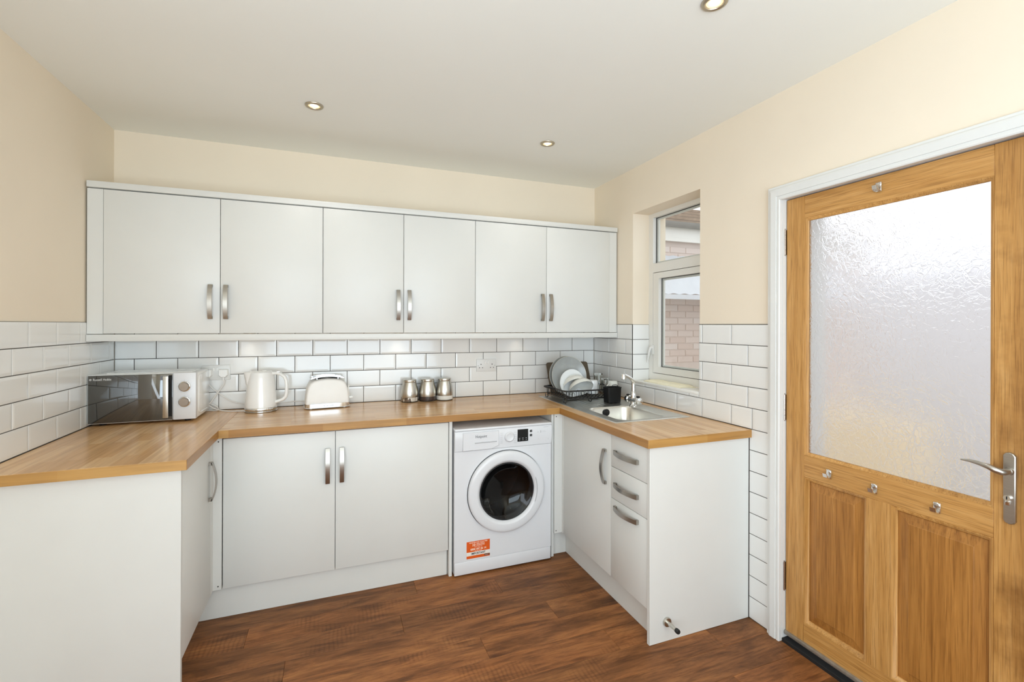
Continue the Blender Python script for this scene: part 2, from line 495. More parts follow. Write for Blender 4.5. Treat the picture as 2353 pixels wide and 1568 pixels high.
# ------------------------------------------------------------------ mesh builder
class B:
    def __init__(s):
        s.bm = bmesh.new()

    def box(s, x0, x1, y0, y1, z0, z1, bev=0.0, seg=2):
        x0, x1 = sorted((x0, x1)); y0, y1 = sorted((y0, y1)); z0, z1 = sorted((z0, z1))
        vs = [s.bm.verts.new(p) for p in ((x0, y0, z0), (x1, y0, z0), (x1, y1, z0), (x0, y1, z0),
                                          (x0, y0, z1), (x1, y0, z1), (x1, y1, z1), (x0, y1, z1))]
        fs = [s.bm.faces.new([vs[i] for i in q]) for q in
              ((0, 3, 2, 1), (4, 5, 6, 7), (0, 1, 5, 4), (1, 2, 6, 5), (2, 3, 7, 6), (3, 0, 4, 7))]
        if bev > 0:
            es = list({e for f in fs for e in f.edges})
            bmesh.ops.bevel(s.bm, geom=es, offset=bev, segments=seg, affect='EDGES', profile=0.5, clamp_overlap=True)
        return s

    def obox(s, center, size, rot=None, bev=0.0, seg=2):
        """oriented box"""
        n0 = set(s.bm.verts)
        s.box(-size[0] / 2, size[0] / 2, -size[1] / 2, size[1] / 2, -size[2] / 2, size[2] / 2, bev, seg)
        m = Matrix.Translation(center) @ (rot.to_4x4() if rot else Matrix())
        for v in s.bm.verts:
            if v not in n0:
                v.co = m @ v.co
        return s

    def loft(s, loops, closed=True, cap0=True, cap1=True):
        rows = [[s.bm.verts.new(p) for p in lp] for lp in loops]
        n = len(rows[0])
        for a, b in zip(rows, rows[1:]):
            for i in range(n if closed else n - 1):
                j = (i + 1) % n
                try:
                    s.bm.faces.new((a[i], a[j], b[j], b[i]))
                except ValueError:
                    pass
        if closed and cap0:
            s.bm.faces.new(list(reversed(rows[0])))
        if closed and cap1:
            s.bm.faces.new(rows[-1])
        return s

    def frame(s, p0, p1):
        d = (Vector(p1) - Vector(p0)).normalized()
        a = Vector((0, 0, 1)) if abs(d.z) < 0.9 else Vector((1, 0, 0))
        u = d.cross(a).normalized()
        return d, u, d.cross(u).normalized()

    def cyl(s, p0, p1, r0, r1=None, n=24, cap=True):
        r1 = r0 if r1 is None else r1
        p0, p1 = Vector(p0), Vector(p1)
        d, u, w = s.frame(p0, p1)
        lp = lambda p, r: [p + (u * math.cos(2 * PI * i / n) + w * math.sin(2 * PI * i / n)) * r for i in range(n)]
        return s.loft([lp(p0, r0), lp(p1, r1)], True, cap, cap)

    def lathe(s, prof, c=(0, 0, 0), axis=(0, 0, 1), n=40, cap0=False, cap1=False):
        """prof: (radius, height) pairs revolved round axis through c"""
        c, ax = Vector(c), Vector(axis).normalized()
        a = Vector((1, 0, 0)) if abs(ax.x) < 0.9 else Vector((0, 1, 0))
        u = (a - ax * a.dot(ax)).normalized()
        w = ax.cross(u)
        loops = [[c + ax * h + (u * math.cos(2 * PI * i / n) + w * math.sin(2 * PI * i / n)) * max(r, 1e-5) for i in range(n)]
                 for r, h in prof]
        return s.loft(loops, True, cap0, cap1)

    def tube(s, pts, r, n=8, closed=False):
        pts = [Vector(p) for p in pts]
        m = len(pts)
        rr = r if isinstance(r, (list, tuple)) else [r] * m
        loops, pu = [], None
        for i, p in enumerate(pts):
            if closed:
                d = (pts[(i + 1) % m] - pts[i - 1]).normalized()
            else:
                d = (pts[min(i + 1, m - 1)] - pts[max(i - 1, 0)]).normalized()
            if pu is None:
                a = Vector((0, 0, 1)) if abs(d.z) < 0.9 else Vector((1, 0, 0))
                u = d.cross(a).normalized()
            else:
                u = (pu - d * pu.dot(d)).normalized()
            pu = u
            w = d.cross(u)
            loops.append([p + (u * math.cos(2 * PI * k / n) + w * math.sin(2 * PI * k / n)) * rr[i] for k in range(n)])
        if closed:
            loops.append(loops[0])
            s.loft(loops, True, False, False)
            bmesh.ops.remove_doubles(s.bm, verts=s.bm.verts, dist=1e-6)
            return s
        return s.loft(loops)

    def strap(s, pts, wdir, width, thick):
        """flat strap swept along pts; wdir = constant width direction"""
        pts = [Vector(p) for p in pts]
        wv = Vector(wdir).normalized() * width / 2
        loops = []
        for i, p in enumerate(pts):
            d = (pts[min(i + 1, len(pts) - 1)] - pts[max(i - 1, 0)]).normalized()
            nrm = d.cross(wv.normalized()).normalized() * thick / 2
            loops.append([p + wv + nrm, p - wv + nrm, p - wv - nrm, p + wv - nrm])
        return s.loft(loops)

    def prism(s, poly, axis, a, b):
        """poly of 2D points extruded along axis (0,1,2) from a to b"""
        def P(q, t):
            l = [q[0], q[1]]
            l.insert(axis, t)
            return Vector(l)
        return s.loft([[P(q, a) for q in poly], [P(q, b) for q in poly]])

    def done(s, name, mat, parent=None, at=None, smooth=40, at_world=True):
        bm = s.bm
        bmesh.ops.recalc_face_normals(bm, faces=bm.faces)
        off = Vector((0, 0, 0))
        if parent is not None:
            q = parent
            while q is not None:
                off += q.location
                q = q.parent
        if at is not None:
            off += Vector(at)
        for v in bm.verts:
            v.co -= off
        me = bpy.data.meshes.new(name)
        bm.to_mesh(me)
        bm.free()
        if smooth:
            me.shade_smooth()
            me.set_sharp_from_angle(angle=math.radians(smooth))
        me.materials.append(mat if not isinstance(mat, str) else M[mat])
        o = bpy.data.objects.new(name, me)
        COL.objects.link(o)
        if parent is not None:
            o.parent = parent
        if at is not None:
            o.location = at
        return o


def tag(o, label, cat, group=None, kind=None):
    o['label'] = label
    o['category'] = cat
    if group:
        o['group'] = group
    if kind:
        o['kind'] = kind
    return o


def thing(name, label, cat, loc=(0, 0, 0), group=None, kind=None):
    o = bpy.data.objects.new(name, None)
    o.empty_display_size = 0.05
    o.location = loc
    COL.objects.link(o)
    return tag(o, label, cat, group, kind)


def copy_tree(o, parent=None):
    c = o.copy()
    COL.objects.link(c)
    c.parent = parent
    for ch in o.children:
        copy_tree(ch, c)
    return c


def lettering(body, size, origin, xdir, ydir, mat, parent, name='lettering', align='LEFT', bold=0.0, width=None, wrap=None):
    cu = bpy.data.curves.new('lettering', 'FONT')
    cu.body = body
    cu.size = size
    cu.align_x = align
    cu.offset = bold
    cu.resolution_u = 3
    tmp = bpy.data.objects.new('lettering_tmp', cu)
    COL.objects.link(tmp)
    bpy.context.view_layer.update()
    me = bpy.data.meshes.new_from_object(tmp)
    bpy.data.objects.remove(tmp)
    xd, yd = Vector(xdir).normalized(), Vector(ydir).normalized()
    zd = xd.cross(yd)
    o0 = Vector(origin)
    xs = [v.co.x for v in me.vertices] or [0, 1]
    k = 1.0 if width is None else width / max(1e-6, max(xs) - min(xs))
    off = Vector((0, 0, 0))
    q = parent
    while q is not None:
        off += q.location
        q = q.parent
    for v in me.vertices:
        if wrap:
            v.co = wrap(v.co.x * k, v.co.y) - off
        else:
            v.co = o0 + xd * v.co.x * k + yd * v.co.y + zd * 0.0004 - off
    me.materials.clear()
    me.materials.append(M[mat])
    me.name = name
    o = bpy.data.objects.new(name, me)
    COL.objects.link(o)
    o.parent = parent
    return o


def cells(us, vs, holes):
    out = []
    for i in range(len(us) - 1):
        for j in range(len(vs) - 1):
            cu, cv = (us[i] + us[i + 1]) / 2, (vs[j] + vs[j + 1]) / 2
            if not any(a < cu < b and c < cv < d for a, b, c, d in holes):
                out.append((i, j))
    return out


def slab_with_holes(b, us, vs, holes, P, t0, t1):
    """connected slab over a grid with rectangular holes; P(u, v, t) -> point"""
    us, vs = sorted(us), sorted(vs)
    solid = set(cells(us, vs, holes))
    cache = {}

    def V(i, j, t):
        k = (i, j, t)
        if k not in cache:
            cache[k] = b.bm.verts.new(P(us[i], vs[j], t0 if t == 0 else t1))
        return cache[k]
    for i, j in solid:
        b.bm.faces.new((V(i, j, 0), V(i, j + 1, 0), V(i + 1, j + 1, 0), V(i + 1, j, 0)))
        b.bm.faces.new((V(i, j, 1), V(i + 1, j, 1), V(i + 1, j + 1, 1), V(i, j + 1, 1)))
        for di, dj, e in ((-1, 0, ((i, j), (i, j + 1))), (1, 0, ((i + 1, j), (i + 1, j + 1))),
                          (0, -1, ((i, j), (i + 1, j))), (0, 1, ((i, j + 1), (i + 1, j + 1)))):
            if (i + di, j + dj) not in solid:
                (a, c), (d, f) = e
                b.bm.faces.new((V(a, c, 0), V(d, f, 0), V(d, f, 1), V(a, c, 1)))
    return b


# ------------------------------------------------------------------ setting: walls, floor, ceiling
ZW = 0.926                       # worktop top
PL = 0.007                       # plaster lies this far behind the tile face
WY0, WY1, WZ0, WZ1 = -1.125, -0.497, 1.050, 2.200     # window opening
DY0, DY1, DZ1 = -2.475, -1.640, 2.020                 # door opening

wall_back = tag(B().box(-0.25, W + 0.28, PL, PL + 0.2, -0.1, H + 0.12).done('wall_back', 'wall', at=(0, 0, 0), smooth=0),
                'cream painted back wall above and behind the white wall cabinets', 'wall', kind='structure')
wall_left = tag(slab_with_holes(B(), [REAR, -4.3, -2.8, PL], [-0.1, 0.40, 2.1, H + 0.12], [(-4.3, -2.8, 0.40, 2.1)], lambda u, v, t: (t, u, v), -PL - 0.2, -PL).done('wall_left', 'wall', smooth=0),  # hole added for the unseen side fill light
                'cream painted wall on the left above the microwave worktop', 'wall', kind='structure')
b = slab_with_holes(B(), [REAR, DY0, DY1, WY0, WY1, PL], [-0.1, 0.0, WZ0, WZ1, DZ1, H + 0.12],
                    [(WY0, WY1, WZ0, WZ1), (DY0, DY1, 0.0, DZ1)], lambda u, v, t: (t, u, v), W + PL, W + 0.28)
wall_right = tag(b.done('wall_right', 'wall', smooth=0), 'cream painted wall holding the small window and the oak door', 'wall', kind='structure')
b = slab_with_holes(B(), [-0.21, 0.2, 2.7, W + 0.28], [-0.1, 0.25, 2.35, H + 0.12], [(0.2, 2.7, 0.25, 2.35)],
                    lambda u, v, t: (u, t, v), REAR - 0.15, REAR)
wall_rear = tag(b.done('wall_rear', 'wall', smooth=0), 'cream rear wall with a wide opening added for the unseen fill light behind the viewer', 'wall', kind='structure')
ceiling = tag(B().box(-0.21, W + 0.28, REAR - 0.15, PL + 0.2, H, H + 0.12).done('ceiling', 'ceiling', smooth=0),
              'plain white painted ceiling with recessed spotlights', 'ceiling', kind='structure')
floor = tag(B().box(-0.21, W + 0.28, REAR - 0.15, PL + 0.2, -0.08, -0.004).done('floor', 'dark', smooth=0),
            'dark brown wood-effect plank floor', 'floor', kind='structure')

# planks run along x; every plank is a part of the floor
PW, PLN = 0.148, 1.22
rows = int((4.85 - 0.40) / PW) + 1
plank_cache = {}
for r in range(rows):
    y1 = -0.40 - r * PW
    y0 = max(y1 - PW, REAR)
    x = -[0.18, 0.95, 0.52, 1.06, 0.34, 0.74][r % 6] + 0.06
    # joints read from the photograph: x=0.72 in the row near y=-.95, 1.28 near -.77, 1.457 near -1.15
    while x < W + 0.1:
        a, c = max(x, 0.0), min(x + PLN, W + 0.1)
        if c - a > 0.02:
            key = (round(c - a, 3), round(y1 - y0, 3))
            if key not in plank_cache:
                g, k = 0.0003, 0.0007
                bb = B()
                w_, h_ = c - a, y1 - y0
                lo = [(g, g), (w_ - g, g), (w_ - g, h_ - g), (g, h_ - g)]
                hi = [(g + k, g + k), (w_ - g - k, g + k), (w_ - g - k, h_ - g - k), (g + k, h_ - g - k)]
                bb.loft([[Vector((p[0], p[1], -0.004)) for p in lo], [Vector((p[0], p[1], -0.0010)) for p in lo],
                         [Vector((p[0], p[1], 0.0)) for p in hi]], cap0=False)
                o = bb.done('plank', 'floor', smooth=0)
                plank_cache[key] = o.data
            else:
                o = bpy.data.objects.new('plank', plank_cache[key])
                COL.objects.link(o)
            o.location = (a, y0, 0)
            o.parent = floor
        x += PLN

# ---- tiles
tile_cache = {}
G = 0.0016                       # half a grout joint


def tile(wall, u0, u1, v0, v1, place, rotz):
    """bevelled metro tile; place(u, v) -> world point of its lower left corner on the tile plane"""
    if u1 - u0 < 0.008 or v1 - v0 < 0.006:
        return
    key = (round(u1 - u0, 3), round(v1 - v0, 3))
    if key not in tile_cache:
        w_, h_ = u1 - u0, v1 - v0
        i = min(0.012, 0.3 * w_, 0.3 * h_)
        R = lambda d, y: [Vector((d, y, d)), Vector((w_ - d, y, d)), Vector((w_ - d, y, h_ - d)), Vector((d, y, h_ - d))]
        bb = B()
        bb.loft([R(G, PL), R(G, 0.0018), R(G + 0.0008, 0.0008), R(G + i, 0.0)], cap0=False)
        o = bb.done('tile', 'tile', smooth=0)
        tile_cache[key] = o.data
    else:
        o = bpy.data.objects.new('tile', tile_cache[key])
        COL.objects.link(o)
    o.location = place(u0, v0)
    o.rotation_euler = (0, 0, rotz)
    o.parent = wall
    return o


def tile_row(wall, k, ztop, u_min, u_max, first, place, rotz, vlo=None, vhi=None):
    p, q = 0.20421, 0.1025
    v1 = ztop - k * q if vhi is None else vhi
    v0 = ztop - (k + 1) * q if vlo is None else vlo
    u = first
    while u > u_min:
        u -= p
    while u < u_max:
        e = u + p if u_max - (u + p) > 0.02 else u_max
        tile(wall, max(u, u_min), min(e, u_max), v0, v1, place, rotz)
        u += p if e != u_max else 9.0


ZT = 1.4415
B().box(0.0, W, 0.0024, PL + 0.001, ZW - 0.06, ZT).done('grout', 'grout', wall_back, smooth=0)
for k in range(5):
    tile_row(wall_back, k, ZT + 0.001, 0.0, W, 0.0887 if k % 2 == 0 else 0.1908, lambda u, v: (u, 0, v), 0,
             vlo=0.9275 if k == 4 else None)
# left wall (u runs towards the back wall: u = y)
LY = -1.14
B().box(-PL - 0.001, -0.0024, LY, 0.0, ZW - 0.06, ZT).done('grout', 'grout', wall_left, smooth=0)
for k in range(5):
    tile_row(wall_left, k, ZT, LY, 0.0, -0.166 if k % 2 == 0 else -0.0639, lambda u, v: (0, u, v), PI / 2,
             vlo=0.9275 if k == 4 else None)
# right wall (u = -y)
RE = 1.5715                      # tiles end at the door architrave
pr = lambda u, v: (W, -u, v)
bg = slab_with_holes(B(), [0.0, -WY1, -WY0, 1.42, RE], [0.0, ZW - 0.06, WZ0 - 0.006, ZT],
                     [(-WY1, -WY0, WZ0 - 0.006, ZT + 1), (0.0, 1.42, 0.0, ZW - 0.06)], lambda u, v, t: (t, -u, v), W + 0.0024, W + PL + 0.001)
bg.done('grout', 'grout', wall_right, smooth=0)
ZR = 1.4395
for k in range(14):
    first = 0.12791 if k % 2 == 0 else 0.0258
    if k <= 2:
        tile_row(wall_right, k, ZR, 0.0, -WY1, first - 0.014, pr, -PI / 2)
        tile_row(wall_right, k, ZR, -WY0, RE, first, pr, -PI / 2)
    elif k == 3:
        tile_row(wall_right, k, ZR, 0.0, -WY1, first - 0.014, pr, -PI / 2)
        tile_row(wall_right, k, ZR, -WY1, -WY0, first, pr, -PI / 2, vhi=WZ0 - 0.004)
        tile_row(wall_right, k, ZR, -WY0, RE, first, pr, -PI / 2)
    elif k == 4:
        tile_row(wall_right, k, ZR, 0.0, 1.482, first, pr, -PI / 2, vlo=0.9275)
        tile_row(wall_right, k, ZR, 1.482, RE, first, pr, -PI / 2)
    else:
        tile_row(wall_right, k, ZR, 1.466, RE, 1.466, pr, -PI / 2, vlo=0.002 if k == 13 else None)
# tiled left cheek of the window reveal
for k in range(4):
    v1 = ZR - k * 0.1025
    tile(wall_right, 0.004, 0.139, max(v1 - 0.1025, 1.052), v1, lambda u, v: (W + u, WY1 - 0.0072, v), 0)
B().box(W + 0.004, W + 0.139, WY1 - 0.0048, WY1 + 0.001, 1.052, ZR).done('grout', 'grout', wall_right, smooth=0)

# ---- window
win = thing('window_1', 'small white framed window with a fixed top light over an opening casement', 'window', (3.18, -0.81, WZ0), kind='structure')
FX0, FX1 = 3.176, 3.236
fy0, fy1, fz0, fz1 = WY0, WY1, WZ0 + 0.012, WZ1
ins = 0.046
b = slab_with_holes(B(), [fy0, fy0 + ins, fy1 - ins, fy1], [fz0, 1.108, 1.795, 1.857, 2.172, fz1],
                    [(fy0 + ins, fy1 - ins, 1.108, 1.795), (fy0 + ins, fy1 - ins, 1.857, 2.172)],
                    lambda u, v, t: (t, u, v), FX0, FX1)
b.done('frame', 'upvc', win, smooth=0)
sy0, sy1 = fy0 + ins + 0.003, fy1 - ins - 0.003
b = slab_with_holes(B(), [sy0, sy0 + 0.056, sy1 - 0.056, sy1], [1.112, 1.153, 1.752, 1.791],
                    [(sy0 + 0.056, sy1 - 0.056, 1.153, 1.752)], lambda u, v, t: (t, u, v), FX0 + 0.001, FX1 - 0.004)
sash = b.done('sash', 'upvc', win, smooth=0)


def gasket(y0, y1, z0, z1, parent):
    g = 0.005
    slab_with_holes(B(), [y0, y0 + g, y1 - g, y1], [z0, z0 + g, z1 - g, z1], [(y0 + g, y1 - g, z0 + g, z1 - g)],
                    lambda u, v, t: (t, u, v), FX0 + 0.0255, FX0 + 0.030).done('gasket', 'seal', parent, smooth=0)
    g2 = 0.016
    slab_with_holes(B(), [y0, y0 + g2, y1 - g2, y1], [z0, z0 + g2, z1 - g2, z1], [(y0 + g2, y1 - g2, z0 + g2, z1 - g2)],
                    lambda u, v, t: (t, u, v), FX0 + 0.034, FX0 + 0.044).done('spacer_bar', 'upvc', parent, smooth=0)


gasket(sy0 + 0.054, sy1 - 0.054, 1.151, 1.754, sash)
gasket(fy0 + ins - 0.002, fy1 - ins + 0.002, 1.855, 2.174, win)
B().box(FX0 + 0.030, FX0 + 0.034, sy0 + 0.05, sy1 - 0.05, 1.147, 1.758).done('pane', 'glass', sash, smooth=0)
B().box(FX0 + 0.030, FX0 + 0.034, fy0 + ins - 0.004, fy1 - ins + 0.004, 1.852, 2.178).done('pane', 'glass', win, smooth=0)
b = B().box(FX0 - 0.012, FX0 + 0.001, -0.560, -0.532, 1.235, 1.300, 0.004)
b.tube([(FX0 - 0.008, -0.546, 1.283), (FX0 - 0.022, -0.546, 1.280), (FX0 - 0.027, -0.540, 1.255), (FX0 - 0.028, -0.524, 1.182)],
       [0.009, 0.009, 0.008, 0.006], 10)
b.done('handle', 'white_gloss', win)
sill = tag(B().box(W - 0.0008, FX0, WY0 + 0.001, WY1 - 0.001, WZ0 - 0.006, WZ0 + 0.010, 0.003).done('windowsill', 'sill', smooth=30),
           'white stone sill inside the small window', 'sill', kind='structure')

# ---- door, its lining and architrave
DX = 3.056                       # room side face of the leaf
lin_t = 0.03
b = slab_with_holes(B(), [DY0, DY0 + lin_t - 0.012, DY1 - 0.008, DY1], [0.0, DZ1 - 0.012, DZ1],
                    [(DY0 + lin_t - 0.012, DY1 - 0.008, 0.0, DZ1 - 0.012)], lambda u, v, t: (t, u, v), W + 0.001, W + 0.279)
tag(b.done('trim_1', 'white_gloss', smooth=0), 'white painted lining of the oak door opening', 'door frame', kind='structure')


def architrave():
    """moulded section mitred round the opening: (offset outward, projection)"""
    prof = [(0.0, 0.0), (0.0, 0.016), (0.004, 0.019), (0.012, 0.019), (0.013, 0.0165), (0.018, 0.0165), (0.019, 0.020), (0.044, 0.021),
            (0.052, 0.019), (0.058, 0.013), (0.066, 0.012), (0.068, 0.008), (0.068, 0.0)]
    yi0, yi1, zi = DY0 + 0.006, DY1 - 0.006, DZ1 - 0.014
    bb = B()
    loops = []
    for corner in range(4):
        lp = []
        for o_, d_ in prof:
            if corner == 0:
                lp.append(Vector((W + PL - d_ - 0.007, yi1 + o_, 0.0)))
            elif corner == 1:
                lp.append(Vector((W + PL - d_ - 0.007, yi1 + o_, zi + o_)))
            elif corner == 2:
                lp.append(Vector((W + PL - d_ - 0.007, yi0 - o_, zi + o_)))
            else:
                lp.append(Vector((W + PL - d_ - 0.007, yi0 - o_, 0.0)))
        loops.append(lp)
    bb.loft(loops)
    return bb


tag(architrave().done('trim_2', 'white_gloss', smooth=0), 'white moulded architrave round the oak door', 'door trim', kind='structure')

door = thing('door_1', 'oak half-glazed back door with floral obscured glass and two lower panels', 'door', (DX, -2.05, 0), kind='structure')
T0, T1 = DX, DX + 0.044
Ya, Yb = -1.652, -2.462          # hinge and lock edges
zb, zt = 0.046, 2.004
SL, SR = -1.738, -2.368          # inner faces of the stiles
B().box(T0, T1, SL, Ya, zb, zt, 0.0015, 1).done('hinge_stile', 'oak_v', door)
B().box(T0, T1, Yb, SR, zb, zt, 0.0015, 1).done('lock_stile', 'oak_lock', door)
B().box(T0 + 0.0006, T1, SR, SL, 1.906, zt - 0.0006, 0.001, 1).done('top_rail', 'oak_h', door)
B().box(T0 + 0.0006, T1, SR, SL, 0.772, 0.868, 0.001, 1).done('middle_rail', 'oak_h', door)
B().box(T0 + 0.0006, T1, SR, SL, zb + 0.0006, 0.131, 0.001, 1).done('bottom_rail', 'oak_h', door)
B().box(T0 + 0.0006, T1, -2.080, -1.996, 0.131, 0.772, 0.001, 1).done('muntin', 'oak_v', door)


def bead(y0, y1, z0, z1, w, d, mat, name):
    """mitred ovolo bead round an opening, stepping back from the face"""
    prof = [(0.0, 0.0), (w * 0.25, 0.001), (w * 0.45, 0.004), (w * 0.8, 0.007), (w, d)]
    y0, y1 = min(y0, y1), max(y0, y1)
    bb = B()
    loops = []
    for o_, dd in prof:
        loops.append([Vector((T0 + dd, y0 + o_, z0 + o_)), Vector((T0 + dd, y1 - o_, z0 + o_)),
                      Vector((T0 + dd, y1 - o_, z1 - o_)), Vector((T0 + dd, y0 + o_, z1 - o_))])
    for o_, dd in ((w, d + 0.004), (0.0, d + 0.004)):
        loops.append([Vector((T0 + dd, y0 + o_, z0 + o_)), Vector((T0 + dd, y1 - o_, z0 + o_)),
                      Vector((T0 + dd, y1 - o_, z1 - o_)), Vector((T0 + dd, y0 + o_, z1 - o_))])
    loops.append(loops[0])
    bb.loft(loops, cap0=False, cap1=False)
    bmesh.ops.remove_doubles(bb.bm, verts=bb.bm.verts, dist=1e-6)
    return bb.done(name, mat, door, smooth=50)


bead(SR, SL, 0.868, 1.906, 0.013, 0.012, 'oak_v', 'glazing_bead')
B().box(T0 + 0.0125, T0 + 0.0185, SR + 0.004, SL - 0.004, 0.872, 1.902).done('glass_pane', 'obscure', door, smooth=0)
for y0, y1 in ((-1.996, SL), (SR, -2.080)):
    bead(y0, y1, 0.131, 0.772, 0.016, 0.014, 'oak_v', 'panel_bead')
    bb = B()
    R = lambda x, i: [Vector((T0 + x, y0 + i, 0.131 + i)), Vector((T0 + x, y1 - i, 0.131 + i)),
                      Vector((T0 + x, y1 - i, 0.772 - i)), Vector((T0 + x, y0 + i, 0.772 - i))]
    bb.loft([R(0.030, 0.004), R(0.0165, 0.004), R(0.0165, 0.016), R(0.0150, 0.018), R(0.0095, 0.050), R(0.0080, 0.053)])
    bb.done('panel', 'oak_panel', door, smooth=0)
B().box(T0 - 0.010, T0 + 0.03, Yb, Ya, 0.033, 0.050, 0.003).done('weather_bar', 'seal_strip', door)
for z0, z1 in ((1.757, 1.870), (1.004, 1.120), (0.231, 0.357)):
    bb = B()
    n = 5
    for i in range(n):
        a, c = z0 + (z1 - z0) * i / n, z0 + (z1 - z0) * (i + 1) / n
        bb.cyl((DX - 0.005, -1.6465, a + 0.0006), (DX - 0.005, -1.6465, c - 0.0006), 0.0062, n=12)
    bb.cyl((DX - 0.005, -1.6465, z0 - 0.004), (DX - 0.005, -1.6465, z1 + 0.006), 0.0038, n=8)
    bb.box(DX - 0.002, DX + 0.03, -1.6505, -1.6455, z0, z1)
    bb.done('hinge', 'hinge', door)
for yy, zz in ((-2.037, 1.963), (-1.850, 0.820), (-2.025, 0.816), (-2.223, 0.816)):
    bb = B()
    bb.lathe([(0.0, 0.0), (0.010, 0.0), (0.0105, 0.003), (0.008, 0.0055), (0.0, 0.006)], (DX, yy, zz + 0.006), (-1, 0, 0), 18)
    bb.box(DX - 0.004, DX, yy - 0.0105, yy + 0.0105, zz - 0.020, zz + 0.016, 0.0035)
    pts = [(DX - 0.003, yy, zz - 0.012), (DX - 0.014, yy, zz - 0.018), (DX - 0.024, yy, zz - 0.012), (DX - 0.027, yy, zz + 0.002)]
    bb.strap(pts, (0, 1, 0), 0.017, 0.0035)
    bb.done('coat_hook', 'hook_metal', door)
hd = B()
pl = [(-2.3940, 0.842), (-2.3940, 1.040), (-2.3990, 1.047), (-2.4080, 1.050), (-2.4170, 1.047), (-2.4220, 1.040), (-2.4220, 0.842),
      (-2.4170, 0.835), (-2.4080, 0.832), (-2.3990, 0.835)]
hd.loft([[Vector((DX, p[0], p[1])) for p in pl], [Vector((DX - 0.008, p[0], p[1])) for p in pl],
         [Vector((DX - 0.010, -2.408 + (p[0] + 2.408) * 0.85, 0.941 + (p[1] - 0.941) * 0.985)) for p in pl]])
hd_o = hd.done('handle_plate', 'nickel', door)
bb = B().cyl((DX - 0.008, -2.4080, 0.994), (DX - 0.016, -2.4080, 0.994), 0.0125, 0.011)
bb.tube([(DX - 0.012, -2.4080, 0.994), (DX - 0.035, -2.4080, 0.994), (DX - 0.048, -2.4040, 0.995), (DX - 0.054, -2.3945, 0.999),
         (DX - 0.054, -2.3780, 1.005), (DX - 0.052, -2.3550, 1.009), (DX - 0.049, -2.3320, 1.010), (DX - 0.046, -2.3080, 1.007)],
        [0.0095, 0.0095, 0.0095, 0.0095, 0.0085, 0.0070, 0.0052, 0.0025], 12)
bb.done('lever', 'nickel', hd_o)
bb = B().cyl((DX - 0.008, -2.4060, 0.912), (DX - 0.018, -2.4060, 0.912), 0.0085, n=20)
bb.box(DX - 0.016, DX - 0.008, -2.4115, -2.4005, 0.890, 0.912, 0.002)
bb.done('lock_cylinder', 'chrome', hd_o)
B().box(DX - 0.0188, DX - 0.0178, -2.4072, -2.4048, 0.908, 0.9175).done('keyhole', 'dark', hd_o, smooth=0)
th = B().box(W - 0.002, W + 0.275, DY0 + 0.018, DY1 - 0.008, -0.003, 0.016, 0.003)  # its black colour stands in for the dark gap under the leaf
tag(th.done('trim_3', 'dark', smooth=0), 'threshold strip coloured black for the shaded gap under the oak door', 'threshold', kind='structure')

# ------------------------------------------------------------------ outdoors seen through the window and the door glass
tag(B().box(W + 0.30, 11.0, -8.0, 6.0, -0.25, -0.13).done('ground', 'patio', smooth=0), 'pale paved yard outside the door', 'ground', kind='structure')
nb = thing('neighbour_wall', 'pale pink brick wall with white fascia seen through the small window', 'brick wall', (5.6, 1.2, -0.13), kind='structure')
NY = 1.20
B().box(3.6, 8.2, NY + 0.008, NY + 0.25, -0.13, 2.50).done('mortar', 'mortar', nb, smooth=0)
bw, bh = 0.225, 0.075
brick_me = None
zr = 0.0
for r in range(18):
    z = 1.00 + r * bh
    for c in range(13):
        x = 3.75 + c * bw + (bw / 2 if r % 2 else 0)
        if brick_me is None:
            o = B().box(0.005, bw - 0.005, 0.0, 0.012, 0.005, bh - 0.005, 0.0025, 1).done('brick', 'brick', smooth=0)
            brick_me = o.data
        else:
            o = bpy.data.objects.new('brick', brick_me)
            COL.objects.link(o)
        o.parent = nb
        o.location = Vector((x, NY, z)) - nb.location
B().box(3.6, 8.2, NY - 0.06, NY - 0.03, 2.40, 2.61, 0.003).done('fascia', 'fascia', nb, smooth=0)
bb = B()
gp = [(NY - 0.06 - 0.055 + 0.055 * math.cos(a), 2.60 + 0.055 * math.sin(a)) for a in [PI + PI * i / 10 for i in range(11)]]
gp += [(y * 1.0 + (0.006 if y < NY - 0.115 else -0.006), z) for y, z in reversed(gp)]
bb.prism([(p[0], p[1]) for p in gp], 0, 3.5, 8.3)
bb.done('gutter', 'gutter', nb, smooth=0)
bb = B()
for i in range(5):
    bb.box(3.5, 8.3, NY - 0.10 + i * 0.24, NY + 0.17 + i * 0.24, 2.615 + i * 0.085, 2.645 + i * 0.085)
for v in bb.bm.verts:
    v.co.z += (v.co.y - NY) * 0.10
bb.done('roof_tiles', 'roof', nb, smooth=0)['kind'] = 'stuff'
lean = thing('lean_to_roof', 'pale blue-white corrugated sheet roof below the brick gable outside the window', 'roof', (5.6, 0.9, 1.73))
bb = B()
ny = 60
for i in range(ny + 1):
    pass
rows_ = []
for j, (yy, zz) in enumerate(((NY - 0.005, 2.24), (NY - 0.36, 1.775))):
    rows_.append([(3.9 + 3.6 * i / 120, yy, zz + 0.005 * math.sin(i * 1.3)) for i in range(121)])
top = [[Vector(p) for p in r] for r in rows_]
bot = [[Vector(p) - Vector((0, 0, 0.004)) for p in r] for r in rows_]
for a, c in zip(top[0] + list(reversed(bot[0])), top[1] + list(reversed(bot[1]))):
    pass
bb.loft([top[0] + list(reversed(bot[0])), top[1] + list(reversed(bot[1]))])
bb.done('sheet', 'sheet', lean, smooth=0)
B().box(3.9, 7.5, NY - 0.38, NY - 0.34, 1.715, 1.765).done('eaves_beam', 'sheet', lean, smooth=0)
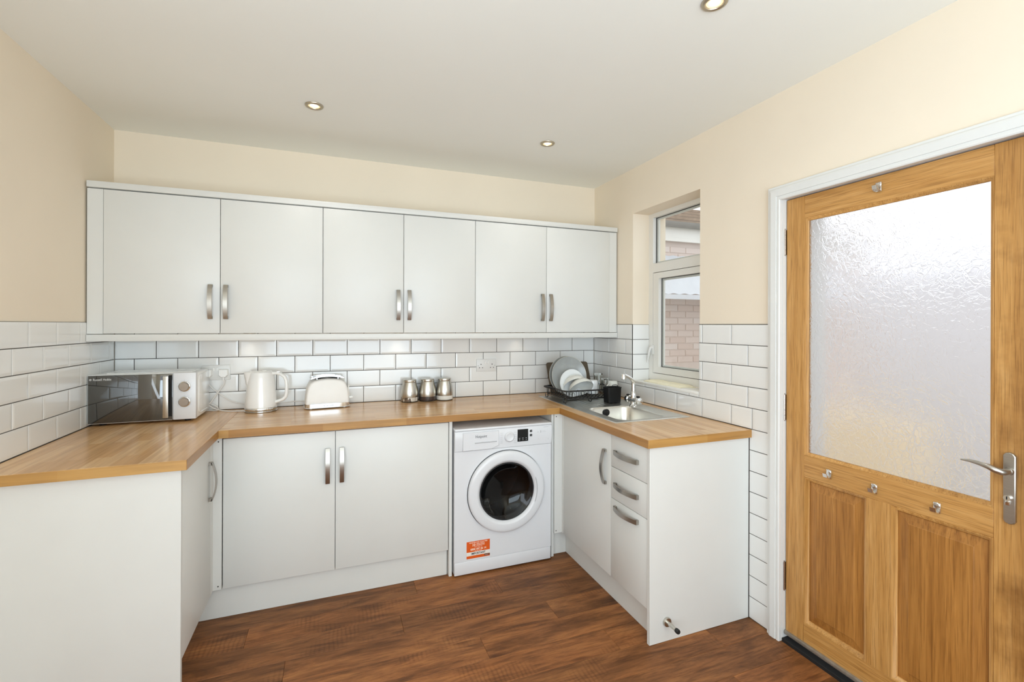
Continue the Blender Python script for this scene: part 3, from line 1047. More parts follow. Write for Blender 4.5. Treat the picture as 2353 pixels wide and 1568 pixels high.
for xx in (4.0, 5.75, 7.4):
    B().box(xx, xx + 0.07, NY - 0.385, NY - 0.335, -0.13, 1.72).done('post', 'fascia', lean, smooth=0)
gw = tag(B().box(6.3, 6.5, -7.5, 0.1, -0.13, 1.95).done('garden_wall', 'render', smooth=0), 'pale grey rendered garden wall beyond the door glass', 'wall', kind='structure')
tag(B().box(5.2, 5.6, -0.95, 0.75, -0.13, 0.66, 0.02).done('raised_bed', 'sand', smooth=0), 'low sandstone raised bed in the yard beyond the door glass', 'planter')

# ------------------------------------------------------------------ worktop
WT0, WT1 = 0.888, ZW
wt = thing('worktop', 'oak-effect U-shaped laminate worktop on white base cabinets', 'worktop', (1.5, -0.3, WT0))
XL, XR = 0.618, 2.4265           # front edges of the left and right legs
YF, YL, YR = -0.620, -1.131, -1.4835
ed = 0.0015
B().box(0.001, XL - ed, YL + ed, -0.001, WT0, WT1, 0.001, 1).done('worktop_section', 'wt_y', wt, smooth=0)
B().box(XL + 0.0006 - ed, XR - 0.0006 + ed, YF + ed, -0.001, WT0, WT1, 0.001, 1).done('worktop_section', 'wt_x', wt, smooth=0)
BX0, BX1, BY0, BY1 = 2.560, 2.862, -1.085, -0.700     # sink bowl cut-out
slab_with_holes(B(), [XR + ed, BX0 - 0.01, BX1 + 0.01, W - 0.001], [YR + ed, BY0 - 0.01, BY1 + 0.01, -0.001],
                [(BX0 - 0.01, BX1 + 0.01, BY0 - 0.01, BY1 + 0.01)], lambda u, v, t: (u, v, t), WT0, WT1).done('worktop_section', 'wt_y', wt, smooth=0)
e0, e1 = WT0 + 0.0003, WT1 - 0.0006
B().box(XL - ed, XL, YL, YF + 0.001, e0, e1, 0.0005, 1).done('edging', 'wte_y', wt, smooth=0)
B().box(0.001, XL - ed, YL, YL + ed, e0, e1, 0.0005, 1).done('edging', 'wte_x', wt, smooth=0)
B().box(XL, XR, YF, YF + ed, e0, e1, 0.0005, 1).done('edging', 'wte_x', wt, smooth=0)
B().box(XR, XR + ed, YR, YF + 0.001, e0, e1, 0.0005, 1).done('edging', 'wte_y', wt, smooth=0)
B().box(XR + ed, W - 0.004, YR, YR + ed, e0, e1, 0.0005, 1).done('edging', 'wte_x', wt, smooth=0)


# ------------------------------------------------------------------ cabinets
def bow_handle(parent, a, c, out, wdir, width=0.021, bow=0.018, foot=0.012):
    """arched strap pull between points a and c on a door face; out = outward normal"""
    a, c, out = Vector(a), Vector(c), Vector(out)
    d = (c - a).normalized()
    L = (c - a).length
    pts = []
    for i in range(17):
        t = i / 16
        pts.append(a + d * (L * t) + out * (foot + bow * math.sin(PI * t) ** 0.9))
    bb = B().strap(pts, wdir, width, 0.0055)
    wv = Vector(wdir).normalized() * width / 2
    for e, s_ in ((a, 1), (c, -1)):
        q0, q1 = e - d * 0.001 * s_, e + d * 0.013 * s_
        lo = [q0 + wv, q0 - wv, q1 - wv, q1 + wv]
        hi = [p + out * (foot + (0.001 if k < 2 else 0.004)) for k, p in enumerate(lo)]
        bb.loft([lo, hi])
    return bb.done('handle', 'handle', parent, smooth=35)


DT = 0.018                       # door thickness
GAP = 0.0015


def door_y(parent, x0, x1, z0, z1, y, hx, hz0, hz1, name='door'):
    """cabinet door facing -y with its outer face at y"""
    d = B().box(x0 + GAP, x1 - GAP, y, y + DT, z0 + GAP, z1 - GAP, 0.0012, 2).done(name, 'unit', parent)
    bow_handle(d, (hx, y, hz1), (hx, y, hz0), (0, -1, 0), (1, 0, 0))
    return d


YU = -0.320                      # wall cabinet door face
UZ0, UZ1 = 1.384, 2.100
wall_units = [
    (0.066, 1.072, (0.566,), (0.522, 0.593), 'white two-door wall cabinet at the left end, above the microwave and kettle'),
    (1.072, 1.975, (1.525,), (1.493, 1.558), 'white two-door wall cabinet in the middle, above the steel canisters'),
    (1.975, 2.972, (2.476,), (2.444, 2.506), 'white two-door wall cabinet at the right end, nearest the window'),
]
for i, (x0, x1, sp, hs, lab) in enumerate(wall_units):
    t = thing('wall_cabinet', lab, 'cabinet', ((x0 + x1) / 2, -0.15, UZ0), 'wall cabinets on the back wall')
    bx0 = x0 if i else 0.002
    bx1 = x1 if i < 2 else W - 0.002
    B().box(x0 + 0.0005, x1 - 0.0005, YU + DT + 0.002, -0.001, UZ0 + 0.002, UZ1 - 0.002).done('body', 'carcass', t, smooth=0)
    door_y(t, x0, sp[0], UZ0, UZ1, YU, hs[0], 1.462, 1.642)
    door_y(t, sp[0], x1, UZ0, UZ1, YU, hs[1], 1.462, 1.642)
    if i == 0:
        B().box(0.001, x0 - 0.001, YU + 0.004, YU + 0.022, UZ0, UZ1, 0.001, 1).done('filler_panel', 'unit', t)
    if i == 2:
        B().box(x1 + 0.001, W - 0.003, YU + 0.004, YU + 0.022, UZ0, UZ1, 0.001, 1).done('filler_panel', 'unit', t)
tag(B().box(0.001, W - 0.001, YU - 0.004, -0.002, 2.1045, 2.136, 0.002).done('cabinet_cornice', 'unit', at=(1.5, -0.16, 2.1045)),
    'white square-edged cornice board along the top of the wall cabinets', 'cornice', kind='thing')
tag(B().box(0.001, W - 0.001, YU - 0.004, YU + 0.016, 1.3465, 1.3805, 0.002).done('cabinet_pelmet', 'unit', at=(1.5, -0.31, 1.3465)),
    'white pelmet strip along the bottom of the wall cabinets', 'pelmet', kind='thing')

# base cabinets, back run
YB = -0.585
BZ0, BZ1 = 0.152, 0.879
t = thing('base_cabinet', 'white two-door base cabinet between the left leg and the washing machine', 'cabinet', (1.18, -0.3, 0))
B().box(0.632, 1.742, YB + DT + 0.002, -0.03, BZ0, WT0 - 0.0005).done('body', 'carcass', t, smooth=0)
door_y(t, 0.630, 1.1395, BZ0, BZ1, YB, 1.1025, 0.610, 0.790)
door_y(t, 1.1395, 1.742, BZ0, BZ1, YB, 1.1715, 0.610, 0.790)
# left leg: cabinet facing +x
XB = 0.590
t = thing('base_cabinet', 'white base cabinet in the left leg of the worktop with one door seen edge-on', 'cabinet', (0.3, -0.84, 0))
B().box(0.012, XB - DT - 0.002, -1.080, -0.63, BZ0, WT0 - 0.0005).done('body', 'carcass', t, smooth=0)
d = B().box(XB - DT, XB, -1.080, -0.6325, BZ0, BZ1, 0.0012).done('door', 'unit', t)
bow_handle(d, (XB, -0.664, 0.790), (XB, -0.664, 0.612), (1, 0, 0), (0, 1, 0), 0.021)
t = thing('corner_post', 'white L-shaped corner post beside the left base cabinet door', 'filler', (0.6, -0.6, BZ0))
B().box(XB - DT, 0.627, YB, YB + DT, BZ0 - 0.002, WT0 - 0.001, 0.001, 1).done('post_face', 'unit', t)
B().box(XB - DT, XB, -0.629, YB - 0.0005, BZ0 - 0.002, WT0 - 0.001, 0.001, 1).done('post_face', 'unit', t)
for zz in (0.866, 0.168):
    B().cyl((0.612, YB - 0.0005, zz), (0.612, YB + 0.004, zz), 0.0032, n=12).done('screw_hole', 'dark', t, smooth=0)
tag(B().box(0.004, XB + 0.002, -1.099, -1.082, 0.001, WT0 - 0.0005, 0.001, 1).done('end_panel', 'unit', at=(0.3, -1.09, 0)),
    'large white end panel at the left edge under the worktop end', 'panel', 'cabinet end panels')
tag(B().box(0.527, 1.740, -0.556, -0.540, 0.001, BZ0 - 0.004).done('plinth', 'unit', at=(1.1, -0.55, 0), smooth=0),
    'white plinth board under the two-door base cabinet', 'plinth')
tag(B().box(0.510, 0.526, -1.081, -0.556, 0.001, BZ0 - 0.004).done('plinth', 'unit', at=(0.52, -0.8, 0), smooth=0),
    'white plinth board set back under the left leg cabinet door', 'plinth')
tag(B().box(1.7445, 1.7625, YB - 0.002, -0.02, 0.001, WT0 - 0.0005, 0.001, 1).done('end_panel', 'unit', at=(1.753, -0.3, 0)),
    'narrow white panel edge standing left of the washing machine', 'panel', 'cabinet end panels')
# right of the washing machine
tag(B().box(2.389, 2.4065, -0.5835, -0.02, 0.001, WT0 - 0.0005, 0.001, 1).done('end_panel', 'unit', at=(2.4, -0.3, 0)),
    'narrow white panel edge standing right of the washing machine', 'panel', 'cabinet end panels')
XD = 2.4526
t = thing('corner_post', 'white L-shaped corner post beside the sink cabinet door', 'filler', (2.44, -0.6, BZ0))
B().box(2.4010, XD + DT, -0.602, -0.585, BZ0 - 0.002, WT0 - 0.001, 0.001, 1).done('post_face', 'unit', t)
B().box(XD, XD + DT, -0.6225, -0.6025, BZ0 - 0.002, WT0 - 0.001, 0.001, 1).done('post_face', 'unit', t)
for xx, zz in ((2.4130, 0.870), (2.4130, 0.166)):
    B().cyl((xx, -0.6025, zz), (xx, -0.598, zz), 0.0032, n=12).done('screw_hole', 'dark', t, smooth=0)


def front_x(parent, name, y0, y1, z0, z1):
    return B().box(XD, XD + DT, y0 + GAP, y1 - GAP, z0 + GAP, z1 - GAP, 0.0012).done(name, 'unit', parent)


def carcass_shell(x0, x1, y0, y1, z0, z1, parent):
    """open-topped carcass: floor, back and two sides"""
    tk = 0.016
    bb = B()
    slab_with_holes(bb, [x0, x0 + tk, x1 - tk, x1], [y0, y0 + tk, y1 - tk, y1], [(x0 + tk, x1 - tk, y0 + tk, y1 - tk)],
                    lambda u, v, t: (u, v, t), z0, z1)
    bb.box(x0 + tk, x1 - tk, y0 + tk, y1 - tk, z0, z0 + tk)
    return bb.done('body', 'carcass', parent, smooth=0)


t = thing('sink_cabinet', 'white single-door base cabinet under the steel sink', 'cabinet', (2.74, -0.88, 0))
carcass_shell(XD + DT + 0.002, W - 0.012, -1.1460, -0.625, BZ0, WT0 - 0.0005, t)
d = front_x(t, 'door', -1.148, -0.624, BZ0, BZ1)
bow_handle(d, (XD, -1.098, 0.790), (XD, -1.098, 0.612), (-1, 0, 0), (0, 1, 0))
t = thing('drawer_cabinet', 'white three-drawer base cabinet at the end of the sink run', 'cabinet', (2.74, -1.3, 0))
B().box(XD + DT + 0.002, W - 0.012, -1.4460, -1.1485, BZ0, WT0 - 0.0005).done('body', 'carcass', t, smooth=0)
for z0, z1, hz in ((0.717, BZ1, 0.797), (0.557, 0.717, 0.635), (BZ0, 0.557, 0.519)):
    d = front_x(t, 'drawer', -1.446, -1.148, z0, z1)
    bow_handle(d, (XD, -1.190, hz), (XD, -1.380, hz), (-1, 0, 0), (0, 0, 1))
tag(B().box(2.505, 2.520, -1.447, -0.541, 0.001, BZ0 - 0.004).done('plinth', 'unit', at=(2.51, -1.0, 0), smooth=0),
    'white plinth board under the sink and drawer cabinets', 'plinth')
tag(B().box(2.408, 2.504, -0.556, -0.541, 0.001, BZ0 - 0.004).done('plinth', 'unit', at=(2.45, -0.55, 0), smooth=0),
    'short white plinth piece in the corner beside the washing machine', 'plinth')
tag(B().box(XD - 0.003, W - 0.0015, -1.4655, -1.4475, 0.001, WT0 - 0.0005, 0.001, 1).done('end_panel', 'unit', at=(2.75, -1.456, 0)),
    'wide white end panel closing the sink run, facing the viewer', 'panel', 'cabinet end panels')
# door stop on that panel
t = thing('door_stop', 'steel door stop with black rubber tip screwed to the white end panel', 'door stop', (2.543, -1.4655, 0.090))
B().lathe([(0.0, 0.0), (0.021, 0.0), (0.021, 0.005), (0.019, 0.010), (0.012, 0.011), (0.0, 0.011)], (2.543, -1.4655, 0.090), (0, -1, 0), 28).done('rose', 'steel', t)
B().cyl((2.543, -1.476, 0.090), (2.543, -1.530, 0.090), 0.0085, n=20).done('stem', 'steel', t)
B().lathe([(0.0095, 0.0), (0.0105, 0.004), (0.0105, 0.014), (0.0085, 0.018), (0.0, 0.018)], (2.543, -1.529, 0.090), (0, -1, 0), 20).done('rubber_tip', 'rubber', t)

# ------------------------------------------------------------------ washing machine
WX0, WX1, WYF = 1.7695, 2.3735, -0.610
CX, CZ = 2.083, 0.459
wm = thing('washing_machine', 'white front-loading washing machine with dark porthole under the worktop', 'washing machine', (2.07, -0.33, 0))
bb = B()
NH = 64


def rect_pt(a, x0, x1, z0, z1):
    """point where the ray at angle a from the porthole centre leaves the rectangle"""
    dx, dz = math.cos(a), math.sin(a)
    ts = []
    if dx > 1e-9: ts.append((x1 - CX) / dx)
    if dx < -1e-9: ts.append((x0 - CX) / dx)
    if dz > 1e-9: ts.append((z1 - CZ) / dz)
    if dz < -1e-9: ts.append((z0 - CZ) / dz)
    m = min(t_ for t_ in ts if t_ > 0)
    return CX + dx * m, CZ + dz * m


Z0, Z1, Zk, Zp = 0.008, 0.842, 0.0815, 0.712
angs = sorted([2 * PI * i / NH for i in range(NH)] + [math.atan2(z - CZ, x - CX) % (2 * PI) for x in (WX0, WX1) for z in (Zk + 0.001, Zp - 0.001)])
hole = [Vector((CX + 0.205 * math.cos(a), WYF, CZ + 0.205 * math.sin(a))) for a in angs]
outer = [Vector((p[0], WYF, p[1])) for p in (rect_pt(a, WX0, WX1, Zk + 0.001, Zp - 0.001) for a in angs)]
back_r = [Vector((p.x, WYF + 0.012, p.z)) for p in outer]
in_r = [Vector((p.x, WYF + 0.10, p.z)) for p in hole]
bb.loft([in_r, hole, outer, back_r], cap0=False, cap1=False)
# carcass behind the front panel, bored for the drum
bb.box(WX0 + 0.002, WX0 + 0.02, WYF + 0.006, -0.06, 0.012, Z1 - 0.014)
bb.box(WX1 - 0.02, WX1 - 0.002, WYF + 0.006, -0.06, 0.012, Z1 - 0.014)
bb.box(WX0 + 0.02, WX1 - 0.02, WYF + 0.012, -0.06, 0.012, 0.03)
bb.box(WX0 + 0.02, WX1 - 0.02, -0.08, -0.06, 0.03, Z1 - 0.014)
bb.done('body', 'appliance', wm, smooth=30)
B().box(WX0, WX1, WYF - 0.012, -0.055, Z1 - 0.014, Z1, 0.005, 3).done('lid', 'appliance', wm)
bb = B()
# control panel, gently bowed
sec = [(WYF + 0.012, Zp), (WYF - 0.002, Zp + 0.001), (WYF - 0.007, Zp + 0.03), (WYF - 0.010, 0.78), (WYF - 0.010, 0.815), (WYF - 0.004, 0.8265), (WYF + 0.012, 0.8275)]
bb.prism(sec, 0, WX0 + 0.0005, WX1 - 0.0005)
bb.done('control_panel', 'appliance', wm, smooth=50)
FY = WYF - 0.010
B().box(WX0 + 0.001, WX1 - 0.001, WYF - 0.001, WYF + 0.012, Z0, Zk, 0.004, 2).done('kick_panel', 'appliance', wm)
for xx in (WX0 + 0.05, WX1 - 0.05):
    for yy in (WYF + 0.06, -0.10):
        B().cyl((xx, yy, 0.0005), (xx, yy, 0.013), 0.018, n=16).done('foot', 'black', wm)
# detergent drawer
dp = [(1.817, 0.7165), (1.817, 0.8165), (2.030, 0.8165), (2.0305, 0.733), (1.985, 0.7165)]
bb = B()
bb.loft([[Vector((x, WYF + 0.004, z)) for x, z in dp], [Vector((x, FY - 0.0022, z)) for x, z in dp],
         [Vector((1.92 + (x - 1.92) * 0.985, FY - 0.0032, 0.766 + (z - 0.766) * 0.97)) for x, z in dp]])
dr = bb.done('detergent_drawer', 'appliance', wm, smooth=0)
cx_, cz_ = 1.92, 0.766
rp = [(cx_ + (x - cx_) * 1.018, cz_ + (z - cz_) * 1.035) for x, z in dp]
bb = B()
bb.loft([[Vector((x, WYF + 0.004, z)) for x, z in rp], [Vector((x, FY - 0.0003, z)) for x, z in rp]])
bb.done('drawer_gap', 'appl_grey', dr, smooth=0)
bb = B()
bb.prism([(FY - 0.0034, 0.7600), (FY - 0.0070, 0.7585), (FY - 0.0070, 0.7565), (FY - 0.0034, 0.7540)], 0, 1.885, 2.018)
bb.done('drawer_grip', 'appl_grey', dr, smooth=0)
lettering('Hotpoint', 0.0235, (1.889, FY - 0.0036, 0.785), (1, 0, 0), (0, 0, 1), 'print_dark', dr, width=0.068)
# programme dial with printed scale
bb = B().lathe([(0.030, 0.0), (0.030, 0.006), (0.026, 0.011), (0.0235, 0.0135), (0.0225, 0.0135), (0.0210, 0.0125), (0.0, 0.0125)],
               (2.097, FY, 0.7765), (0, -1, 0), 40)
bb.done('dial', 'appliance', wm)
bb = B()
for i in range(6):
    bb.box(2.042, 2.056, FY - 0.0006, FY, 0.742 + i * 0.0115, 0.7436 + i * 0.0115)
    bb.box(2.126, 2.142, FY - 0.0006, FY, 0.736 + i * 0.0125, 0.7376 + i * 0.0125)
bb.done('scale_marks', 'appl_grey', wm, smooth=0)['kind'] = 'stuff'
ds = B().box(2.149, 2.217, FY - 0.0012, FY + 0.001, 0.742, 0.814, 0.0004, 1).done('display', 'black', wm, smooth=0)
for i in range(3):
    bb = B().box(2.157 + i * 0.0215, 2.166 + i * 0.0215, FY - 0.0016, FY - 0.001, 0.7605, 0.7625)
    bb.lathe([(0.0028, 0.0), (0.0028, 0.0004), (0.0018, 0.0004), (0.0018, 0.0)], (2.1615 + i * 0.0215, FY - 0.0012, 0.752), (0, -1, 0), 14)
    bb.done('display_symbol', 'appl_grey', ds, smooth=0)
for zz in (0.7995, 0.7745):
    k = B().box(2.228, 2.243, FY - 0.0022, FY, zz - 0.0065, zz + 0.0065, 0.0012).done('button', 'black', wm)
    B().box(2.2335, 2.2395, FY - 0.0026, FY - 0.0021, zz - 0.001, zz + 0.001).done('button_mark', 'appl_grey', k, smooth=0)
bb = B()
for xx, zz, w_ in ((2.276, 0.791, 0.010), (2.276, 0.786, 0.010), (2.308, 0.794, 0.022), (2.308, 0.787, 0.026), (2.318, 0.8165, 0.032), (2.345, 0.744, 0.008), (2.282, 0.748, 0.005)):
    bb.box(xx, xx + w_, FY - 0.0005, FY, zz, zz + 0.0014)
bb.done('panel_print', 'appl_grey', wm, smooth=0)['kind'] = 'stuff'
bb = B()
for zz in (0.7945, 0.7875):
    bb.box(2.298, 2.3015, FY - 0.0006, FY, zz - 0.0017, zz + 0.0017)
bb.done('indicator', 'print_dark', wm, smooth=0)
# porthole door
wd = B().lathe([(0.205, 0.0), (0.236, 0.0), (0.2365, 0.014), (0.2345, 0.0205), (0.2290, 0.0240), (0.2180, 0.0262), (0.1900, 0.0285), (0.1830, 0.0270), (0.1775, 0.0215),
                (0.170, 0.016), (0.168, 0.002), (0.205, 0.0)], (CX, WYF - 0.003, CZ), (0, -1, 0), 72).done('porthole_door', 'appliance', wm, smooth=50)
B().lathe([(0.2365, -0.001), (0.2395, -0.001), (0.2395, 0.0015), (0.2365, 0.0015)], (CX, WYF - 0.001, CZ), (0, -1, 0), 72).done('door_gap', 'gasket', wm, smooth=0)
B().lathe([(0.1690, 0.014), (0.162, 0.010), (0.152, 0.002), (0.135, -0.012), (0.112, -0.028), (0.08, -0.040), (0.04, -0.046), (0.0, -0.047)], (CX, WYF - 0.003, CZ), (0, -1, 0), 56).done('porthole_glass', 'porthole', wd, smooth=60)
B().lathe([(0.1705, 0.0165), (0.1700, 0.012), (0.163, 0.0115), (0.1625, 0.0165)], (CX, WYF - 0.003, CZ), (0, -1, 0), 56).done('glass_trim', 'gasket', wd)
bb = B()
arc = [(-0.42 + 0.78 * i / 14) for i in range(15)]
bb.tube([(CX + 0.186 * math.cos(a), WYF - 0.0300, CZ + 0.196 * math.sin(a)) for a in arc], [0.0015] + [0.0034] * 13 + [0.0015], 8)
bb.done('door_grip', 'appl_grey', wd)
B().lathe([(0.204, -0.004), (0.190, -0.03), (0.172, -0.055), (0.176, -0.075), (0.20, -0.09)], (CX, WYF - 0.003, CZ), (0, -1, 0), 48).done('gasket', 'gasket', wm)
bb = B().lathe([(0.18, -0.085), (0.235, -0.10), (0.235, -0.40), (0.06, -0.42), (0.0, -0.42)], (CX, WYF - 0.003, CZ), (0, -1, 0), 48)
for k in range(3):
    a = 0.5 + k * 2 * PI / 3
    bb.cyl((CX + 0.222 * math.cos(a), WYF + 0.12, CZ + 0.222 * math.sin(a)), (CX + 0.222 * math.cos(a), WYF + 0.38, CZ + 0.222 * math.sin(a)), 0.026, 0.020, 12)
bb.done('drum', 'drum', wm)
bb = B()
rc = random.Random(5)
gv = []
for j in range(13):
    rw = []
    for i in range(13):
        u_, v_ = i / 12, j / 12
        a = math.radians(192 + 74 * u_)
        r_ = 0.220 - 0.10 * math.sin(PI * u_) * (1 - v_ * 0.5) - 0.012 * math.sin(u_ * 17 + v_ * 6) - 0.010 * math.sin(v_ * 13 + u_ * 5)
        rw.append(bb.bm.verts.new((CX + r_ * math.cos(a), WYF + 0.105 + 0.20 * v_, CZ + r_ * math.sin(a))))
    gv.append(rw)
for j in range(12):
    for i in range(12):
        bb.bm.faces.new((gv[j][i], gv[j][i + 1], gv[j + 1][i + 1], gv[j + 1][i]))
bmesh.ops.solidify(bb.bm, geom=bb.bm.faces[:], thickness=0.003)
tag(bb.done('laundry_cloth', 'check', at=(CX - 0.08, WYF + 0.18, CZ - 0.17), smooth=80), 'beige checked cloth lying inside the washing machine drum', 'cloth')
# orange label
SXa, SXb, SZa, SZb = 1.842, 1.9815, 0.0935, 0.1905
SY = WYF - 0.0008
st = B().box(SXa, SXb, SY, WYF + 0.001, SZa, SZb).done('sticker', 'orange', wm, smooth=0)
B().box(SXa, SXb, SY - 0.0003, SY, SZa + 0.016, SZa + 0.037).done('sticker_band', 'sticker_white', st, smooth=0)
B().box(SXb - 0.034, SXb, SY - 0.0003, SY, SZa + 0.004, SZa + 0.016).done('sticker_band', 'sticker_brown', st, smooth=0)
sm = (SXa + SXb) / 2
for body, size, z, wd_, mt, bold in (('REGISTER FOR YOUR FREE', 0.0085, 0.1805, 0.108, 'print_pale', 0.0002), ('10', 0.021, 0.1625, 0.017, 'print_pale', 0.0006),
                                     ('CALL FREE ON', 0.006, 0.1555, 0.046, 'print_pale', 0.0001), ('0800 497 06 14', 0.0165, 0.1395, 0.094, 'print_pale', 0.0004),
                                     ('OR VISIT ONLINE', 0.005, 0.1335, 0.042, 'print_pale', 0.0001), ('IMPORTANT', 0.0165, 0.1150, 0.084, 'print_dark', 0.0005),
                                     ):
    x = sm if body != '10' else sm - 0.028
    lettering(body, size, (x, SY - 0.0004, z), (1, 0, 0), (0, 0, 1), mt, st, align='CENTER', bold=bold, width=wd_)
for body, z in (('YEAR PARTS', 0.1715), ('GUARANTEE', 0.1635)):
    lettering(body, 0.0085, (sm + 0.012, SY - 0.0004, z), (1, 0, 0), (0, 0, 1), 'print_pale', st, align='CENTER', bold=0.0002, width=0.050)
lettering('Hotpoint', 0.006, (SXb - 0.030, SY - 0.0004, SZa + 0.008), (1, 0, 0), (0, 0, 1), 'print_white', st, width=0.022)

# ------------------------------------------------------------------ microwave
MX0, MX1, MYF, MYB, MZ0, MZ1 = 0.004, 0.4565, -0.316, -0.034, 0.938, 1.181
mw = thing('microwave', 'white microwave oven with black mirrored door in the left worktop corner', 'microwave', (0.23, -0.175, ZW))
B().box(MX0, MX1, MYF + 0.030, MYB, MZ0, MZ1 - 0.002, 0.006, 3).done('body', 'cream_plastic', mw)
B().box(MX0, MX1, MYF + 0.016, MYF + 0.031, MZ0, MZ1 - 0.001, 0.003, 2).done('front_frame', 'appliance', mw)
md = B().box(MX0, 0.3545, MYF, MYF + 0.0155, MZ0 + 0.0005, MZ1 - 0.0005, 0.004, 3).done('door', 'cream_plastic', mw)
B().box(MX0 + 0.0022, 0.3545 - 0.0004, MYF - 0.0014, MYF + 0.002, MZ0 + 0.003, MZ1 - 0.0028, 0.002, 2).done('door_glass', 'mw_glass', md)
B().box(0.3375, 0.3525, MYF - 0.0020, MYF - 0.0012, 0.958, 1.170).done('handle_recess', 'dark', md, smooth=0)
bb = B()
bb.box(0.318, 0.342, MYF - 0.026, MYF - 0.020, 0.954, 1.168, 0.0022, 2)
bb.box(0.322, 0.338, MYF - 0.022, MYF - 0.001, 0.960, 0.974, 0.002)
bb.box(0.322, 0.338, MYF - 0.022, MYF - 0.001, 1.148, 1.162, 0.002)
bb.done('door_handle', 'steel', md)
mp_ = B().box(0.356, MX1, MYF, MYF + 0.0155, MZ0 + 0.0005, MZ1 - 0.0005, 0.003, 2).done('control_panel', 'appliance', mw)
for zz in (1.1095, 1.0300):
    k = B().lathe([(0.0265, 0.0), (0.0265, 0.004), (0.0255, 0.005), (0.0225, 0.006)], (0.4065, MYF - 0.0003, zz), (0, -1, 0), 36)
    k = k.done('knob', 'chrome', mw)
    B().lathe([(0.0225, 0.004), (0.0215, 0.016), (0.0205, 0.018), (0.0, 0.018)], (0.4065, MYF - 0.0003, zz), (0, -1, 0), 36).done('knob_cap', 'silver_knob', k)
    bb = B()
    for i in range(11):
        a = math.radians(-60 + 300 * i / 10)
        p0 = Vector((0.4065 - 0.031 * math.cos(a - 0.0) * -1, MYF - 0.0006, zz + 0.031 * math.sin(a)))
        d_ = Vector((math.cos(a), 0, math.sin(a)))
        c_ = Vector((0.4065, MYF - 0.0004, zz)) + d_ * 0.0325
        bb.obox(c_, (0.0045, 0.0005, 0.0010), Matrix.Rotation(-a, 3, 'Y'))
    bb.done('dial_marks', 'appl_grey', mw, smooth=0)['kind'] = 'stuff'
lettering('Russell Hobbs', 0.0165, (0.0265, MYF - 0.0016, 1.1525), (1, 0, 0), (0, 0, 1), 'print_white', md, width=0.072)
bb = B().lathe([(0.0048, 0.0), (0.0048, 0.0004), (0.0032, 0.0004), (0.0032, 0.0)], (0.0165, MYF - 0.0014, 1.1578), (0, -1, 0), 18)
bb.box(0.0160, 0.0170, MYF - 0.0018, MYF - 0.0014, 1.1540, 1.1616)
bb.done('logo', 'print_white', md, smooth=0)
# pressed panel on the right hand side, and on the top
bb = B()
fr = [(-0.262, 1.148), (-0.262, 0.960), (-0.245, 0.950), (-0.085, 0.950)]
bb.tube([(MX1 + 0.0006, y, z) for y, z in ((-0.085, 1.165), (-0.235, 1.165), (-0.258, 1.150), (-0.262, 1.130), (-0.262, 0.985), (-0.255, 0.968), (-0.235, 0.958), (-0.085, 0.958))], 0.0022, 6)
bb.tube([(x, y, MZ1 - 0.0015) for x, y in ((0.06, -0.25), (0.41, -0.25), (0.42, -0.24), (0.42, -0.08), (0.05, -0.08), (0.05, -0.24), (0.06, -0.25))], 0.0022, 6)
bb.done('pressed_rib', 'cream_plastic', mw)
for xx in (0.05, 0.41):
    for yy in (-0.27, -0.07):
        B().cyl((xx, yy, ZW + 0.0003), (xx, yy, MZ0 + 0.002), 0.014, 0.016, n=16).done('foot', 'black', mw)

# ------------------------------------------------------------------ kettle
KX, KY = 0.733, -0.108
kt = thing('kettle', 'gloss white electric kettle with chrome base band beside the microwave', 'kettle', (KX, KY, ZW))
B().lathe([(0.0, 0.0004), (0.084, 0.0004), (0.087, 0.003), (0.087, 0.006), (0.083, 0.008), (0.0, 0.008)], (KX, KY, ZW), n=48).done('power_base', 'chrome', kt)
B().lathe([(0.0, 0.0085), (0.084, 0.0085), (0.0855, 0.011), (0.0855, 0.024), (0.0835, 0.0265)], (KX, KY, ZW), n=48).done('base_band', 'chrome', kt)
prof = [(0.0835, 0.0265), (0.0825, 0.05), (0.079, 0.10), (0.0735, 0.15), (0.0675, 0.195), (0.0645, 0.222), (0.0625, 0.2275), (0.0595, 0.2285)]
B().lathe(prof, (KX, KY, ZW), n=56).done('body', 'cream_plastic', kt, smooth=50)
B().lathe([(0.0592, 0.2235), (0.0585, 0.2300), (0.055, 0.2325), (0.02, 0.2345), (0.0, 0.2347)], (KX, KY, ZW), n=48).done('lid', 'cream_plastic', kt, smooth=50)
B().obox((KX + 0.018, KY, ZW + 0.2350), (0.020, 0.010, 0.0035), None, 0.0015).done('lid_catch', 'cream_plastic', kt)
# spout: wedge running up the left side
bb = B()
sd = Vector((-0.97, -0.24, 0)).normalized()
sp_ = Vector((0.24, -0.97, 0)).normalized()
loops = []
for h, w_, o_ in ((0.140, 0.004, 0.0745), (0.165, 0.014, 0.0785), (0.195, 0.021, 0.0840), (0.218, 0.0235, 0.0885), (0.2285, 0.024, 0.0905)):
    c_ = Vector((KX, KY, ZW + h))
    base_r = 0.050
    loops.append([c_ + sd * base_r + sp_ * w_ * 1.25, c_ + sd * (o_ * 0.9) + sp_ * w_ * 0.8, c_ + sd * o_, c_ + sd * (o_ * 0.9) - sp_ * w_ * 0.8, c_ + sd * base_r - sp_ * w_ * 1.25])
bb.loft(loops)
bb.done('spout', 'cream_plastic', kt, smooth=60)
hdv = Vector((0.985, -0.17, 0)).normalized()
hp = [(0.050, 0.219), (0.085, 0.2205), (0.108, 0.214), (0.128, 0.198), (0.138, 0.175), (0.140, 0.145), (0.140, 0.105), (0.136, 0.082), (0.122, 0.066), (0.100, 0.057), (0.078, 0.051)]
bb = B()
loops = []
